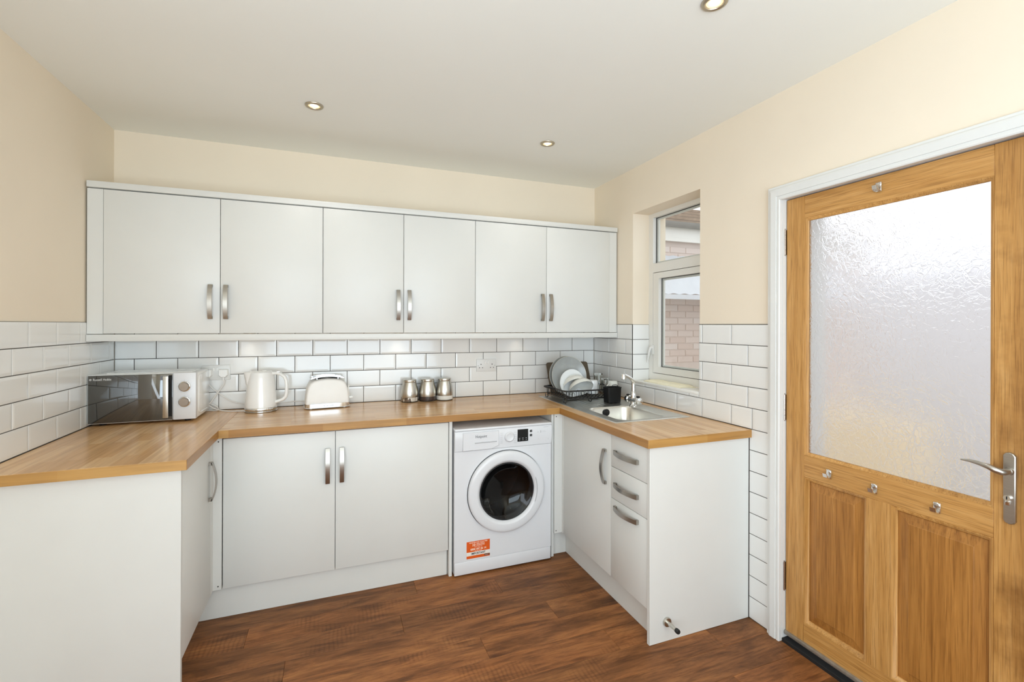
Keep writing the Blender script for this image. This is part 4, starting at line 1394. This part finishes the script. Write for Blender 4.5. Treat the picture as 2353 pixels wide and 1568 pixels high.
for i, (r_, h) in enumerate(hp):
    p = Vector((KX, KY, ZW + h)) + hdv * r_
    a0 = Vector((KX, KY, ZW)) + hdv * hp[max(i - 1, 0)][0] + Vector((0, 0, hp[max(i - 1, 0)][1]))
    a1 = Vector((KX, KY, ZW)) + hdv * hp[min(i + 1, len(hp) - 1)][0] + Vector((0, 0, hp[min(i + 1, len(hp) - 1)][1]))
    d_ = (a1 - a0).normalized()
    sdv = hdv.cross(Vector((0, 0, 1))).normalized()
    nv = d_.cross(sdv).normalized()
    loops.append([p + sdv * 0.0125 * math.cos(2 * PI * k / 12) + nv * 0.0098 * math.sin(2 * PI * k / 12) for k in range(12)])
bb.loft(loops)
bb.done('handle', 'cream_plastic', kt, smooth=60)
B().obox(Vector((KX, KY, ZW + 0.2275)) + hdv * 0.092, (0.022, 0.014, 0.006), None, 0.002).done('lid_button', 'chrome', kt)
va = math.atan2(-3.195 - KY, 1.127 - KX)


def wrap_kettle(x, y):
    a = va + (x - 0.0) / 0.0858
    return Vector((KX + 0.0859 * math.cos(a), KY + 0.0859 * math.sin(a), ZW + 0.0135 + y))


lettering('Russell Hobbs', 0.0085, (0, 0, 0), (1, 0, 0), (0, 0, 1), 'print_dark', kt, align='CENTER', width=0.058, wrap=wrap_kettle)

# ------------------------------------------------------------------ toaster
TA = math.radians(5.5)
tc = Vector((1.092, -0.088, 0))
TR = Matrix.Rotation(TA, 3, 'Z')
TL = lambda x, y, z: TR @ Vector((x, y, 0)) + Vector((tc.x, tc.y, ZW + z))
ts = thing('toaster', 'white textured two-slice toaster with chrome base and warming rail', 'toaster', (tc.x, tc.y, ZW))


def toaster_outline(k=1.0, grow=0.0):
    p = [(-0.1240, 0.030), (-0.1225, 0.060), (-0.1175, 0.105), (-0.1090, 0.138), (-0.0960, 0.158), (-0.0760, 0.1695), (-0.0400, 0.1765), (0.0, 0.1785)]
    p = p + [(-x, z) for x, z in reversed(p[:-1])]
    return [((x) * k, z) for x, z in p]


ol = toaster_outline()
bb = B()
loops = []
for y, s_, dz in ((-0.070, 0.965, -0.006), (-0.074, 0.955, -0.008)):
    pass
secs = [(-0.0745, 0.90, 0.0120), (-0.0725, 0.955, 0.006), (-0.066, 0.985, 0.002), (-0.052, 1.0, 0.0), (0.052, 1.0, 0.0), (0.066, 0.985, 0.002), (0.0725, 0.955, 0.006), (0.0745, 0.90, 0.012)]
for y, k, dz in secs:
    loops.append([TL(x * k, y, max(0.028, z - dz) if z > 0.04 else z) for x, z in ol])
bb.loft(loops)
bb.done('body', 'toaster', ts, smooth=45)


def rounded_slab(b_, hx, hy, z0, z1, r, n=6):
    pts = []
    for cx, cy, a0 in ((hx - r, hy - r, 0), (-hx + r, hy - r, 90), (-hx + r, -hy + r, 180), (hx - r, -hy + r, 270)):
        for i in range(n + 1):
            a = math.radians(a0 + 90 * i / n)
            pts.append((cx + r * math.cos(a), cy + r * math.sin(a)))
    return [[TL(x, y, z0) for x, y in pts], [TL(x, y, z1) for x, y in pts]]


bb = B()
lp = rounded_slab(bb, 0.1275, 0.0775, 0.008, 0.031, 0.035)
bb.loft(lp)
bb.done('base_band', 'chrome', ts)
bb = B()
bb.loft(rounded_slab(bb, 0.1300, 0.0800, 0.0055, 0.0085, 0.036))
bb.done('base_rim', 'cream_plastic', ts)
for x in (-0.095, 0.095):
    for y in (-0.058, 0.058):
        B().cyl(TL(x, y, 0.0003), TL(x, y, 0.007), 0.007, n=12).done('foot', 'cream_plastic', ts)
for y in (-0.022, 0.022):
    B().obox(TL(0, y, 0.1779), (0.150, 0.020, 0.003), TR, 0.0005, 1).done('bread_slot', 'dark', ts, smooth=0)
bb = B()
for y in (-0.046, 0.046):
    pts = [TL(-0.092 + 0.184 * i / 14, y, 0.1815 + 0.0125 * math.sin(PI * i / 14)) for i in range(15)]
    bb.strap(pts, TR @ Vector((0, 1, 0)), 0.004, 0.0080)
for x in (-0.092, 0.092):
    bb.obox(TL(x, 0, 0.1815), (0.006, 0.096, 0.011), TR @ Matrix.Rotation(math.radians(32) * (1 if x < 0 else -1), 3, 'Y'), 0.001, 1)
for x in (-0.06, 0.06):
    bb.obox(TL(x, 0.0, 0.180), (0.005, 0.09, 0.012), TR)
bb.done('warming_rack', 'rack_metal', ts)
B().obox(TL(0.1245, -0.02, 0.085), (0.006, 0.010, 0.090), TR, 0.001, 1).done('lever_slot', 'toaster', ts, smooth=0)
B().obox(TL(0.1385, -0.02, 0.054), (0.026, 0.030, 0.013), TR, 0.004, 3).done('lever', 'cream_plastic', ts)
o_ = TL(-0.024, -0.0778, 0.0155)
lettering('Russell Hobbs', 0.0095, o_, TR @ Vector((1, 0, 0)), (0, 0, 1), 'print_dark', ts, width=0.056)

# ------------------------------------------------------------------ canisters
CANS = [(1.600, -0.064, 'tea', 'Tea', 'steel canister with tea sachets showing in its glass foot, nearest the toaster'),
        (1.719, -0.066, 'coffee', 'Coffee', 'steel canister with dark coffee showing in its glass foot, the middle one'),
        (1.834, -0.066, 'sugar', 'Sugar', 'steel canister with white sugar showing in its glass foot, nearest the sink')]
for x, y, cont, word, lab in CANS:
    t = thing('canister', lab, 'canister', (x, y, ZW), 'steel storage canisters on the worktop')
    B().lathe([(0.0, 0.0005), (0.053, 0.0005), (0.0555, 0.003), (0.0562, 0.0055), (0.0, 0.0056)], (x, y, ZW), n=40).done('glass_foot', 'tumbler', t)
    B().lathe([(0.0, 0.0058), (0.0555, 0.0060), (0.0561, 0.010), (0.0561, 0.034), (0.04, 0.036), (0.0, 0.036)], (x, y, ZW), n=32).done('contents', cont, t)
    B().lathe([(0.0562, 0.032), (0.0568, 0.034), (0.0566, 0.060), (0.0545, 0.078), (0.0505, 0.098), (0.0465, 0.114), (0.0435, 0.126), (0.0420, 0.130), (0.0, 0.131)],
              (x, y, ZW), n=48).done('sleeve', 'steel', t, smooth=50)
    B().lathe([(0.0430, 0.1305), (0.0438, 0.132), (0.0438, 0.1445), (0.0425, 0.1465), (0.0, 0.1475)], (x, y, ZW), n=40).done('lid', 'steel', t)
    va2 = math.atan2(-3.195 - y, 1.127 - x)

    def wrap_can(px, py, x=x, y=y, va2=va2):
        a = va2 + 0.16 + py / 0.058
        zz = 0.040 + px
        r_ = 0.0570 if zz < 0.062 else 0.0570 - (zz - 0.062) * 0.14
        return Vector((x + r_ * math.cos(a + 0.0), y + r_ * math.sin(a), ZW + zz))
    lettering(word, 0.012, (0, 0, 0), (1, 0, 0), (0, 0, 1), 'print_dark', t, width=0.030, wrap=wrap_can)


# ------------------------------------------------------------------ sockets, plugs, cords
def socket(x0, z0, label):
    t = thing('double_socket', label, 'socket', (x0 + 0.073, 0, z0), 'white double sockets on the tiled wall')
    B().box(x0, x0 + 0.147, -0.0095, 0.002, z0, z0 + 0.088, 0.0025, 2).done('faceplate', 'socket', t)
    for s_ in (-1, 1):
        cx = x0 + 0.0735 + s_ * 0.0095
        B().obox((cx, -0.0115, z0 + 0.064), (0.0115, 0.0055, 0.020), Matrix.Rotation(0.10, 3, 'X'), 0.001, 1).done('switch', 'cream_plastic', t)
    for s_ in (-1, 1):
        cx = x0 + 0.0735 + s_ * 0.0410
        bb = B()
        bb.box(cx - 0.0022, cx + 0.0022, -0.0100, -0.0090, z0 + 0.046, z0 + 0.0550)
        for q in (-1, 1):
            bb.box(cx + q * 0.011 - 0.0034, cx + q * 0.011 + 0.0034, -0.0100, -0.0090, z0 + 0.0245, z0 + 0.0290)
        bb.box(cx + s_ * 0.021 - 0.0016, cx + s_ * 0.021 + 0.0016, -0.0100, -0.0090, z0 + 0.040, z0 + 0.0435)
        bb.done('pin_holes', 'dark', t, smooth=0)
    return t


socket(2.078, 1.102, 'white double wall socket with empty pin holes right of the steel canisters')
socket(0.411, 1.105, 'white double wall socket with two plugs in it behind the microwave')


def spline(pts, n=10):
    """Catmull-Rom through pts"""
    P = [Vector(p) for p in pts]
    out = []
    for i in range(len(P) - 1):
        p0, p1, p2, p3 = P[max(i - 1, 0)], P[i], P[i + 1], P[min(i + 2, len(P) - 1)]
        for k in range(n):
            t = k / n
            out.append(0.5 * ((2 * p1) + (p2 - p0) * t + (2 * p0 - 5 * p1 + 4 * p2 - p3) * t * t + (3 * p1 - p0 - 3 * p2 + p3) * t ** 3))
    out.append(P[-1])
    return out


def plug(parent, x, z):
    pts = [(x - 0.024, z + 0.024), (x + 0.024, z + 0.024), (x + 0.025, z - 0.010), (x + 0.012, z - 0.024), (x - 0.012, z - 0.024), (x - 0.025, z - 0.010)]
    bb = B()
    bb.loft([[Vector((p[0], -0.0100, p[1])) for p in pts], [Vector((p[0], -0.028, p[1])) for p in pts],
             [Vector((x + (p[0] - x) * 0.85, -0.036, z + (p[1] - z) * 0.85)) for p in pts]])
    bb.cyl((x, -0.024, z - 0.020), (x, -0.024, z - 0.042), 0.0055, 0.004, 10)
    bb.done('plug', 'cream_plastic', parent, smooth=40)


pA, pB = 0.411 + 0.0735 + 0.041, 0.411 + 0.0735 - 0.041
zp = 1.105 + 0.040
t = thing('power_cord', 'white kettle cord looping from the right-hand plug to the kettle base', 'cord', (pA, -0.02, ZW))
plug(t, pA, zp)
B().tube(spline([(pA, -0.024, zp - 0.036), (pA + 0.004, -0.026, zp - 0.060), (pA - 0.022, -0.030, zp - 0.105), (pA - 0.062, -0.032, 0.978), (pA - 0.075, -0.030, 0.966),
                 (pA - 0.062, -0.034, 0.955), (pA - 0.03, -0.045, 0.938), (pA + 0.03, -0.075, ZW + 0.0035), (pA + 0.085, -0.095, ZW + 0.0035), (KX - 0.083, KY + 0.005, ZW + 0.0040)]), 0.0034, 8).done('cable', 'cable', t, smooth=60)
t = thing('power_cord', 'white toaster cord running along the tiles behind the kettle', 'cord', (pB, -0.02, ZW))
plug(t, pB, zp)
B().tube(spline([(pB, -0.024, zp - 0.036), (pB + 0.004, -0.020, zp - 0.058), (pB + 0.035, -0.016, 1.048), (pB + 0.075, -0.013, 1.012), (pB + 0.125, -0.012, 0.975),
                 (pB + 0.19, -0.012, 0.958), (pB + 0.26, -0.010, 0.958), (KX + 0.02, -0.0085, 0.956), (KX + 0.11, -0.010, 0.952), (KX + 0.17, -0.010, 0.957), (KX + 0.225, -0.014, 0.953),
                 (0.968, -0.045, 0.945), (0.982, -0.075, 0.943)]), 0.0030, 8).done('cable', 'cable', t, smooth=60)
t = thing('power_cord', 'short loop of white microwave cord lying on the worktop behind it', 'cord', (0.47, -0.03, ZW))
B().tube(spline([(0.400, -0.026, 1.02), (0.430, -0.018, 0.985), (0.458, -0.014, 0.968), (0.492, -0.014, 0.948), (0.498, -0.022, ZW + 0.0045), (0.480, -0.036, ZW + 0.0040), (0.455, -0.020, ZW + 0.0040), (0.40, -0.018, ZW + 0.0040)]),
         0.0034, 8).done('cable', 'cable', t, smooth=60)

# ------------------------------------------------------------------ sink and tap
SKX0, SKX1, SKY0, SKY1 = 2.493, 2.976, -1.130, -0.146
sk = thing('sink', 'stainless steel inset sink with bowl and grooved drainer in the worktop', 'sink', (2.73, -0.64, ZW))
ZS = ZW + 0.0035


def rrect(x0, x1, y0, y1, r, z, n=8):
    pts = []
    for cx, cy, a0 in ((x1 - r, y1 - r, 0), (x0 + r, y1 - r, 90), (x0 + r, y0 + r, 180), (x1 - r, y0 + r, 270)):
        for i in range(n + 1):
            a = math.radians(a0 + 90 * i / n)
            pts.append(Vector((cx + r * math.cos(a), cy + r * math.sin(a), z)))
    return pts


bb = B()
# deck round the bowl (near half of the plate) and bowl
YM = -0.665
loops = [rrect(SKX0 + 0.004, SKX1 - 0.004, SKY0 + 0.004, YM, 0.004, ZW + 0.0006)]
loops = [rrect(SKX0, SKX1, SKY0, YM, 0.006, ZW + 0.0004), rrect(SKX0 + 0.003, SKX1 - 0.003, SKY0 + 0.003, YM, 0.006, ZS),
         rrect(SKX0 + 0.010, SKX1 - 0.010, SKY0 + 0.010, YM, 0.006, ZS), rrect(SKX0 + 0.014, SKX1 - 0.014, SKY0 + 0.014, YM, 0.006, ZS - 0.0016),
         rrect(BX0 - 0.004, BX1 + 0.004, BY0 - 0.004, BY1 + 0.004, 0.064, ZS - 0.0016), rrect(BX0, BX1, BY0, BY1, 0.060, ZS - 0.003),
         rrect(BX0 + 0.004, BX1 - 0.004, BY0 + 0.004, BY1 - 0.004, 0.058, ZS - 0.012), rrect(BX0 + 0.012, BX1 - 0.012, BY0 + 0.012, BY1 - 0.012, 0.055, ZS - 0.10),
         rrect(BX0 + 0.020, BX1 - 0.020, BY0 + 0.020, BY1 - 0.020, 0.052, ZS - 0.135), rrect(BX0 + 0.045, BX1 - 0.045, BY0 + 0.045, BY1 - 0.045, 0.045, ZS - 0.148),
         rrect(BX0 + 0.12, BX1 - 0.12, BY0 + 0.16, BY1 - 0.16, 0.02, ZS - 0.150)]
bb.loft(loops, cap0=False)
for v in bb.bm.verts:
    if v.co.y > YM - 0.008 and v.co.z > ZW + 0.001:
        v.co.z = ZS - 0.0016
bb.done('bowl', 'steel_y', sk, smooth=60)
# drainer: grooved sheet
bb = B()
nx, nyy = 96, 14
grid = []
for j in range(nyy + 1):
    y = YM + (SKY1 - YM) * j / nyy
    row = []
    for i in range(nx + 1):
        x = SKX0 + (SKX1 - SKX0) * i / nx
        u_ = (x - SKX0) / (SKX1 - SKX0)
        z = ZS - 0.0016
        if u_ < 0.02 or u_ > 0.98 or j == nyy:
            z = ZS if 0 < i < nx and j < nyy else ZW + 0.0004
        elif 0.12 < u_ < 0.80 and 1 <= j <= nyy - 1:
            env = min(1, (j - 0) / 2.0, (nyy - j) / 2.0)
            z += -0.0016 * env + 0.0044 * env * max(0.0, math.sin((u_ - 0.12) / 0.68 * 2 * PI * 10)) ** 1.0
        row.append(bb.bm.verts.new((x, y, z)))
    grid.append(row)
for j in range(nyy):
    for i in range(nx):
        bb.bm.faces.new((grid[j][i], grid[j][i + 1], grid[j + 1][i + 1], grid[j + 1][i]))
bb.done('drainer', 'steel_y', sk, smooth=60)
# overflow in the far end of the bowl, with the black plug parked on it; waste
pg = B().lathe([(0.0, 0.0), (0.021, 0.0), (0.0225, 0.004), (0.021, 0.008), (0.012, 0.010), (0.010, 0.014), (0.0, 0.015)], (2.702, BY1 - 0.0075, ZS - 0.034), (0, -1, -0.06), 28)
pg.done('plug', 'rubber', sk)
B().lathe([(0.0, 0.002), (0.030, 0.002), (0.035, 0.0), (0.038, 0.0005)], (2.71, -0.89, ZS - 0.149), n=28).done('waste', 'chrome', sk)

TX, TY = 2.880, -0.737
tp = thing('mixer_tap', 'chrome two-lever mixer tap with angled spout behind the sink bowl', 'tap', (TX, TY, ZS))
B().lathe([(0.0, -0.0016), (0.024, -0.0016), (0.024, 0.004), (0.018, 0.010), (0.016, 0.020), (0.016, 0.030)], (TX, TY, ZS), n=28).done('base', 'chrome', tp)
bb = B().cyl((TX, TY - 0.036, 0.968), (TX, TY + 0.036, 0.968), 0.0175, n=24)
bb.lathe([(0.0165, 0.0), (0.0165, 0.045), (0.0145, 0.055), (0.0115, 0.060)], (TX, TY, 0.962), n=24)
bb.done('body', 'chrome', tp)
for s_ in (-1, 1):
    k = B().lathe([(0.0165, 0.0), (0.0225, 0.004), (0.0235, 0.022), (0.0205, 0.030), (0.0, 0.032)], (TX, TY + s_ * 0.038, 0.968), (0, s_, 0), 24).done('knob', 'chrome', tp)
    B().obox((TX - 0.002, TY + s_ * 0.052, 0.9935), (0.020, 0.016, 0.010), None, 0.004).done('grip', 'black', k)
bb = B()
bb.tube(spline([(TX, TY, 1.015), (TX, TY, 1.050), (TX - 0.003, TY, 1.080), (TX - 0.018, TY - 0.002, 1.100), (TX - 0.048, TY - 0.006, 1.116), (TX - 0.076, TY - 0.010, 1.127)], 5), 0.0105, 14)
bb.done('spout', 'chrome', tp)
B().lathe([(0.0, 0.012), (0.013, 0.012), (0.0155, 0.008), (0.0155, -0.020), (0.013, -0.022), (0.0, -0.022)], (TX - 0.080, TY - 0.0105, 1.123), n=24).done('nozzle', 'chrome', tp)

# ------------------------------------------------------------------ dish rack and what stands in it
RX0, RX1, RY0, RY1 = 2.520, 2.930, -0.520, -0.205
RZ = 1.007
rk = thing('dish_rack', 'black wire dish rack on the steel drainer', 'dish rack', (2.72, -0.36, ZS))


def ring(x0, x1, y0, y1, r, z):
    return rrect(x0, x1, y0, y1, r, z, 5)


B().tube(ring(RX0, RX1, RY0, RY1, 0.03, RZ), 0.0050, 8, True).done('rim', 'black_wire', rk, smooth=60)
B().tube(ring(RX0 + 0.008, RX1 - 0.008, RY0 + 0.008, RY1 - 0.008, 0.03, 0.955), 0.0026, 6, True).done('lower_rim', 'black_wire', rk, smooth=60)
bb = B()
zb_ = 0.951
for i in range(14):
    x = RX0 + 0.022 + i * (RX1 - RX0 - 0.044) / 13
    bb.tube([(x, RY0, RZ), (x, RY0 + 0.006, 0.960), (x, RY0 + 0.018, zb_), (x, RY1 - 0.018, zb_), (x, RY1 - 0.006, 0.960), (x, RY1, RZ)], 0.0016, 5)
for i in range(9):
    y = RY0 + 0.025 + i * (RY1 - RY0 - 0.05) / 8
    bb.tube([(RX0, y, RZ), (RX0 + 0.006, y, 0.960), (RX0 + 0.02, y, zb_ - 0.002), (RX1 - 0.02, y, zb_ - 0.002), (RX1 - 0.006, y, 0.960), (RX1, y, RZ)], 0.0016, 5)
# plate dividers
for i in range(8):
    y = RY0 + 0.035 + i * 0.034
    for x in (RX0 + 0.075, RX0 + 0.165):
        bb.tube([(x - 0.012, y, zb_), (x - 0.010, y + 0.003, 0.985), (x, y + 0.004, 0.992), (x + 0.010, y + 0.003, 0.985), (x + 0.012, y, zb_)], 0.0016, 5)
wg_ = bb.done('wire_grid', 'black_wire', rk, smooth=60)
wg_['kind'] = 'stuff'
for y0, y1 in ((RY0 + 0.002, RY0 + 0.040), (RY1 - 0.040, RY1 - 0.002)):
    for x in (RX0 + 0.004, RX0 + 0.190, RX1 - 0.006):
        B().tube([(x, y0, RZ - 0.004), (x, y0, ZS + 0.010), (x, y0 + 0.006, ZS + 0.0030), (x, y1 - 0.006, ZS + 0.0030), (x, y1, ZS + 0.010), (x, y1, 0.953)], 0.0028, 6).done('leg', 'black_wire', rk, smooth=60)
for x, s_ in ((RX0, -1), (RX1, 1)):
    yc = -0.300 if s_ < 0 else -0.420
    B().tube(spline([(x, yc - 0.065, RZ), (x + s_ * 0.022, yc - 0.055, RZ + 0.002), (x + s_ * 0.027, yc, RZ + 0.003), (x + s_ * 0.022, yc + 0.055, RZ + 0.002), (x, yc + 0.065, RZ)], 5), 0.0062, 8).done('handle', 'black', rk, smooth=60)

ch = thing('cutlery_holder', 'black plastic cutlery caddy in front of the dish rack beside the tap', 'caddy', (2.836, -0.568, ZS))
bb = B()
hx, hy = 0.052, 0.038
c0 = (2.836, -0.568)
lo = lambda k, z, r: [Vector((p.x, p.y, z)) for p in rrect(c0[0] - hx * k, c0[0] + hx * k, c0[1] - hy * k, c0[1] + hy * k, r, z, 5)]
bb.loft([lo(0.90, ZS + 0.0015, 0.012), lo(0.93, ZS + 0.006, 0.014), lo(1.0, 1.024, 0.016), lo(1.04, 1.026, 0.017), lo(1.04, 1.030, 0.017), lo(0.96, 1.030, 0.014), lo(0.90, ZS + 0.010, 0.012)])
bb.done('box', 'black', ch, smooth=40)
B().tube(spline([(2.862, -0.532, 1.028), (2.870, -0.520, 1.034), (2.900, -0.516, 1.034), (2.906, -0.527, 1.030), (2.880, -0.545, 1.028)], 4), 0.0022, 6).done('hanging_hook', 'black_wire', ch, smooth=60)


def dish(name, prof, c, axis, mat, label, cat, group=None, n=48, rim=None):
    o = B().lathe(prof, c, axis, n).done(name, mat, at=c, smooth=50)
    tag(o, label, cat, group)
    return o


LEAN = Vector((0, -1, 0.16)).normalized()     # direction the plate faces


def plate_prof(r, d=0.022):
    return [(0.0, 0.004), (r * 0.60, 0.004), (r * 0.66, 0.006), (r * 0.93, d * 0.75), (r, d), (r, d - 0.004), (r * 0.94, d * 0.75 - 0.005), (r * 0.68, 0.0015), (r * 0.60, 0.0), (0.0, 0.0)]


for yy, lab in ((-0.292, 'large grey dinner plate with pale rim, the front one in the dish rack'), (-0.252, 'large grey dinner plate standing behind the other in the dish rack')):
    c = Vector((2.656, yy, 1.080))
    p = B().lathe(plate_prof(0.133), c, LEAN, 56).done('dinner_plate', 'grey_plate', at=c, smooth=50)
    tag(p, lab, 'plate', 'grey dinner plates in the dish rack')
    B().lathe([(0.1315, 0.0214), (0.1338, 0.0222), (0.1342, 0.0200), (0.1330, 0.0185)], c, LEAN, 56).done('rim', 'plate_rim', p, smooth=60)
dish('side_plate', plate_prof(0.093, 0.016), Vector((2.642, -0.366, 1.040)), Vector((0, -1, 0.14)), 'china', 'small white side plate standing in front of the grey plates', 'plate')
bp = [(0.0, 0.006), (0.030, 0.006), (0.032, 0.008), (0.058, 0.020), (0.076, 0.042), (0.083, 0.062), (0.0845, 0.062), (0.0800, 0.040), (0.062, 0.016), (0.036, 0.002), (0.035, -0.003), (0.030, -0.003), (0.029, 0.001), (0.0, 0.001)]
dish('bowl', bp, Vector((2.655, -0.363, 1.073)), Vector((-0.02, -0.66, -0.75)), 'bowl', 'off-white bowl upturned behind the other bowl in the dish rack', 'bowl', 'off-white bowls in the dish rack')
dish('bowl', bp, Vector((2.674, -0.405, 1.055)), Vector((0.02, -0.68, -0.73)), 'bowl', 'off-white bowl upturned and leaning at the front of the dish rack', 'bowl', 'off-white bowls in the dish rack')
mpf = [(0.0, 0.0), (0.030, 0.0), (0.036, -0.004), (0.0385, -0.020), (0.0400, -0.092), (0.0385, -0.0935), (0.0370, -0.090), (0.0355, -0.02), (0.032, -0.006), (0.0, -0.005)]
t = thing('mug', 'white mug upside down beside the bowls in the dish rack', 'mug', (2.820, -0.345, 0.957))
B().lathe(mpf, (2.820, -0.345, 1.052), n=36).done('cup', 'china', t)
B().tube(spline([(2.834, -0.310, 1.030), (2.842, -0.287, 1.024), (2.844, -0.279, 1.003), (2.841, -0.291, 0.982), (2.834, -0.310, 0.976)], 5), 0.0048, 8).done('handle', 'china', t, smooth=60)
mp2 = [(0.0, 0.0), (0.026, 0.0), (0.031, -0.003), (0.0330, -0.012), (0.0415, -0.085), (0.0395, -0.087), (0.0375, -0.084), (0.0295, -0.012), (0.0, -0.006)]
t = thing('mug', 'white tapered mug upside down behind the black cutlery caddy', 'mug', (2.925, -0.420, 0.955))
B().lathe(mp2, (2.928, -0.430, 1.051), n=36).done('cup', 'bowl', t)
B().tube(spline([(2.896, -0.438, 1.031), (2.875, -0.443, 1.019), (2.865, -0.445, 0.999), (2.873, -0.444, 0.979), (2.891, -0.440, 0.973)], 5), 0.0042, 8).done('handle', 'bowl', t, smooth=60)
gpf = [(0.0, 0.0), (0.026, 0.0), (0.029, -0.004), (0.0295, -0.014), (0.0280, -0.018), (0.0305, -0.024), (0.0335, -0.120), (0.0315, -0.120), (0.0285, -0.026), (0.0260, -0.012), (0.0, -0.010)]
for (x, y, z), lab, k in (((2.908, -0.283, 1.091), 'tall clear glass tumbler upside down in the back corner of the dish rack', 1.0),
                          ((2.930, -0.340, 1.060), 'shorter clear glass tumbler upside down between the two mugs', 0.85)):
    c = (x, y, z)
    dish('tumbler', [(r, h * k) for r, h in gpf], Vector(c), Vector((0, 0, 1)), 'tumbler', lab, 'glass', 'glass tumblers in the dish rack', 32)
# chopping board leaning on the back wall
bb = B()
L_, w2, th_ = 0.236, 0.174, 0.008
pts = []
for cx, cy, a0 in ((w2 - 0.016, L_ - 0.016, 0), (-w2 + 0.016, L_ - 0.016, 90), (-w2 + 0.016, 0.016, 180), (w2 - 0.016, 0.016, 270)):
    for i in range(6):
        a = math.radians(a0 + 18 * i)
        pts.append((cx + 0.016 * math.cos(a), cy + 0.016 * math.sin(a)))
b0 = Vector((2.787, -0.106, ZS + 0.002))
bu = Vector((0, 0.088, 0.2195)).normalized()
bn = Vector((1, 0, 0)).cross(bu)
bb.loft([[b0 + Vector((1, 0, 0)) * x + bu * y for x, y in pts], [b0 + Vector((1, 0, 0)) * x + bu * y + bn * th_ for x, y in pts]])
tag(bb.done('chopping_board', 'board', at=b0, smooth=30), 'taupe brown chopping board leaning on the tiles behind the plates', 'chopping board')

# folded cloth on the sill
bb = B()
sx0, sx1, sy0_, sy1_ = 3.062, 3.168, -0.955, -0.585
nxx, nyy_ = 8, 22
lay = []
for side in (0, 1):
    for j in range(nyy_ + 1):
        pass
zs0 = WZ0 + 0.0102
topv = [[None] * (nxx + 1) for _ in range(nyy_ + 1)]
botv = [[None] * (nxx + 1) for _ in range(nyy_ + 1)]
rnd = random.Random(3)
for j in range(nyy_ + 1):
    for i in range(nxx + 1):
        u_, v_ = i / nxx, j / nyy_
        x = sx0 + (sx1 - sx0) * u_ + 0.012 * (v_ - 0.5) + 0.004 * math.sin(v_ * 9)
        y = sy0_ + (sy1_ - sy0_) * v_ + 0.010 * math.sin(u_ * 5)
        e = min(1.0, 6 * u_, 6 * (1 - u_), 10 * v_, 10 * (1 - v_)) ** 0.5
        zt_ = zs0 + 0.0035 + e * (0.0095 + 0.0012 * math.sin(u_ * 7 + v_ * 4) + 0.001 * math.sin(v_ * 17))
        topv[j][i] = bb.bm.verts.new((x, y, zt_))
        botv[j][i] = bb.bm.verts.new((x, y, zs0))
for j in range(nyy_):
    for i in range(nxx):
        bb.bm.faces.new((topv[j][i], topv[j][i + 1], topv[j + 1][i + 1], topv[j + 1][i]))
        bb.bm.faces.new((botv[j][i], botv[j + 1][i], botv[j + 1][i + 1], botv[j][i + 1]))
for j in range(nyy_):
    for i in (0, nxx):
        bb.bm.faces.new((topv[j][i], topv[j + 1][i], botv[j + 1][i], botv[j][i]))
for i in range(nxx):
    for j in (0, nyy_):
        bb.bm.faces.new((topv[j][i], topv[j][i + 1], botv[j][i + 1], botv[j][i]))
tag(bb.done('dish_cloth', 'cloth', at=(3.115, -0.77, zs0), smooth=80), 'pale yellow folded cloth lying on the white window sill', 'cloth')

# ------------------------------------------------------------------ lamps
labs = ['nickel ceiling spotlight above the left wall cabinet', 'nickel ceiling spotlight above the right wall cabinets',
        'nickel ceiling spotlight at the top edge, nearest the oak door', 'nickel ceiling spotlight left of the viewer',
        'nickel ceiling spotlight behind the viewer on the left', 'nickel ceiling spotlight behind the viewer on the right']
dl = None
for i, (x, y) in enumerate(LAMPS):
    if dl is None:
        dl = thing('ceiling_spotlight', labs[0], 'ceiling light', (x, y, H), 'recessed ceiling spotlights')
        B().lathe([(0.0425, 0.0), (0.0425, -0.003), (0.0400, -0.0065), (0.0340, -0.0085), (0.0300, -0.0075), (0.0280, -0.0045), (0.0275, -0.001)], (x, y, H), n=40).done('bezel', 'lamp_ring', dl, smooth=50)
        B().lathe([(0.0277, -0.0012), (0.0265, -0.0030), (0.0190, -0.0016)], (x, y, H), n=32).done('reflector', 'lamp_reflector', dl)
        B().lathe([(0.0195, -0.0016), (0.015, -0.0032), (0.0, -0.0038)], (x, y, H), n=32).done('lamp', 'lamp_on', dl)
        o = dl
    else:
        o = copy_tree(dl)
        o.location = (x, y, H)
        o['label'] = labs[i]
    spot('ceiling_spot_beam', (x, y, H - 0.02), 5.0, WARM, 160, 1.0, 0.03)
for i, x in enumerate((0.668, 1.525, 2.380)):
    t = thing('cabinet_downlight', ['small round light under the left wall cabinet', 'small round light under the middle wall cabinet', 'small round light under the right wall cabinet'][i],
              'cabinet light', (x, -0.075, UZ0 + 0.002), 'lights under the wall cabinets')
    B().lathe([(0.033, 0.0), (0.033, -0.006), (0.028, -0.008), (0.024, -0.006)], (x, -0.075, UZ0 + 0.002), n=28).done('bezel', 'lamp_ring', t)
    B().lathe([(0.025, -0.0055), (0.0, -0.0065)], (x, -0.075, UZ0 + 0.002), n=28).done('lamp', 'lamp_on', t)
    spot('cabinet_light_beam', (x, -0.060, UZ0 - 0.010), 0.34, (1.0, 0.88, 0.70), 100, 0.9, 0.012)
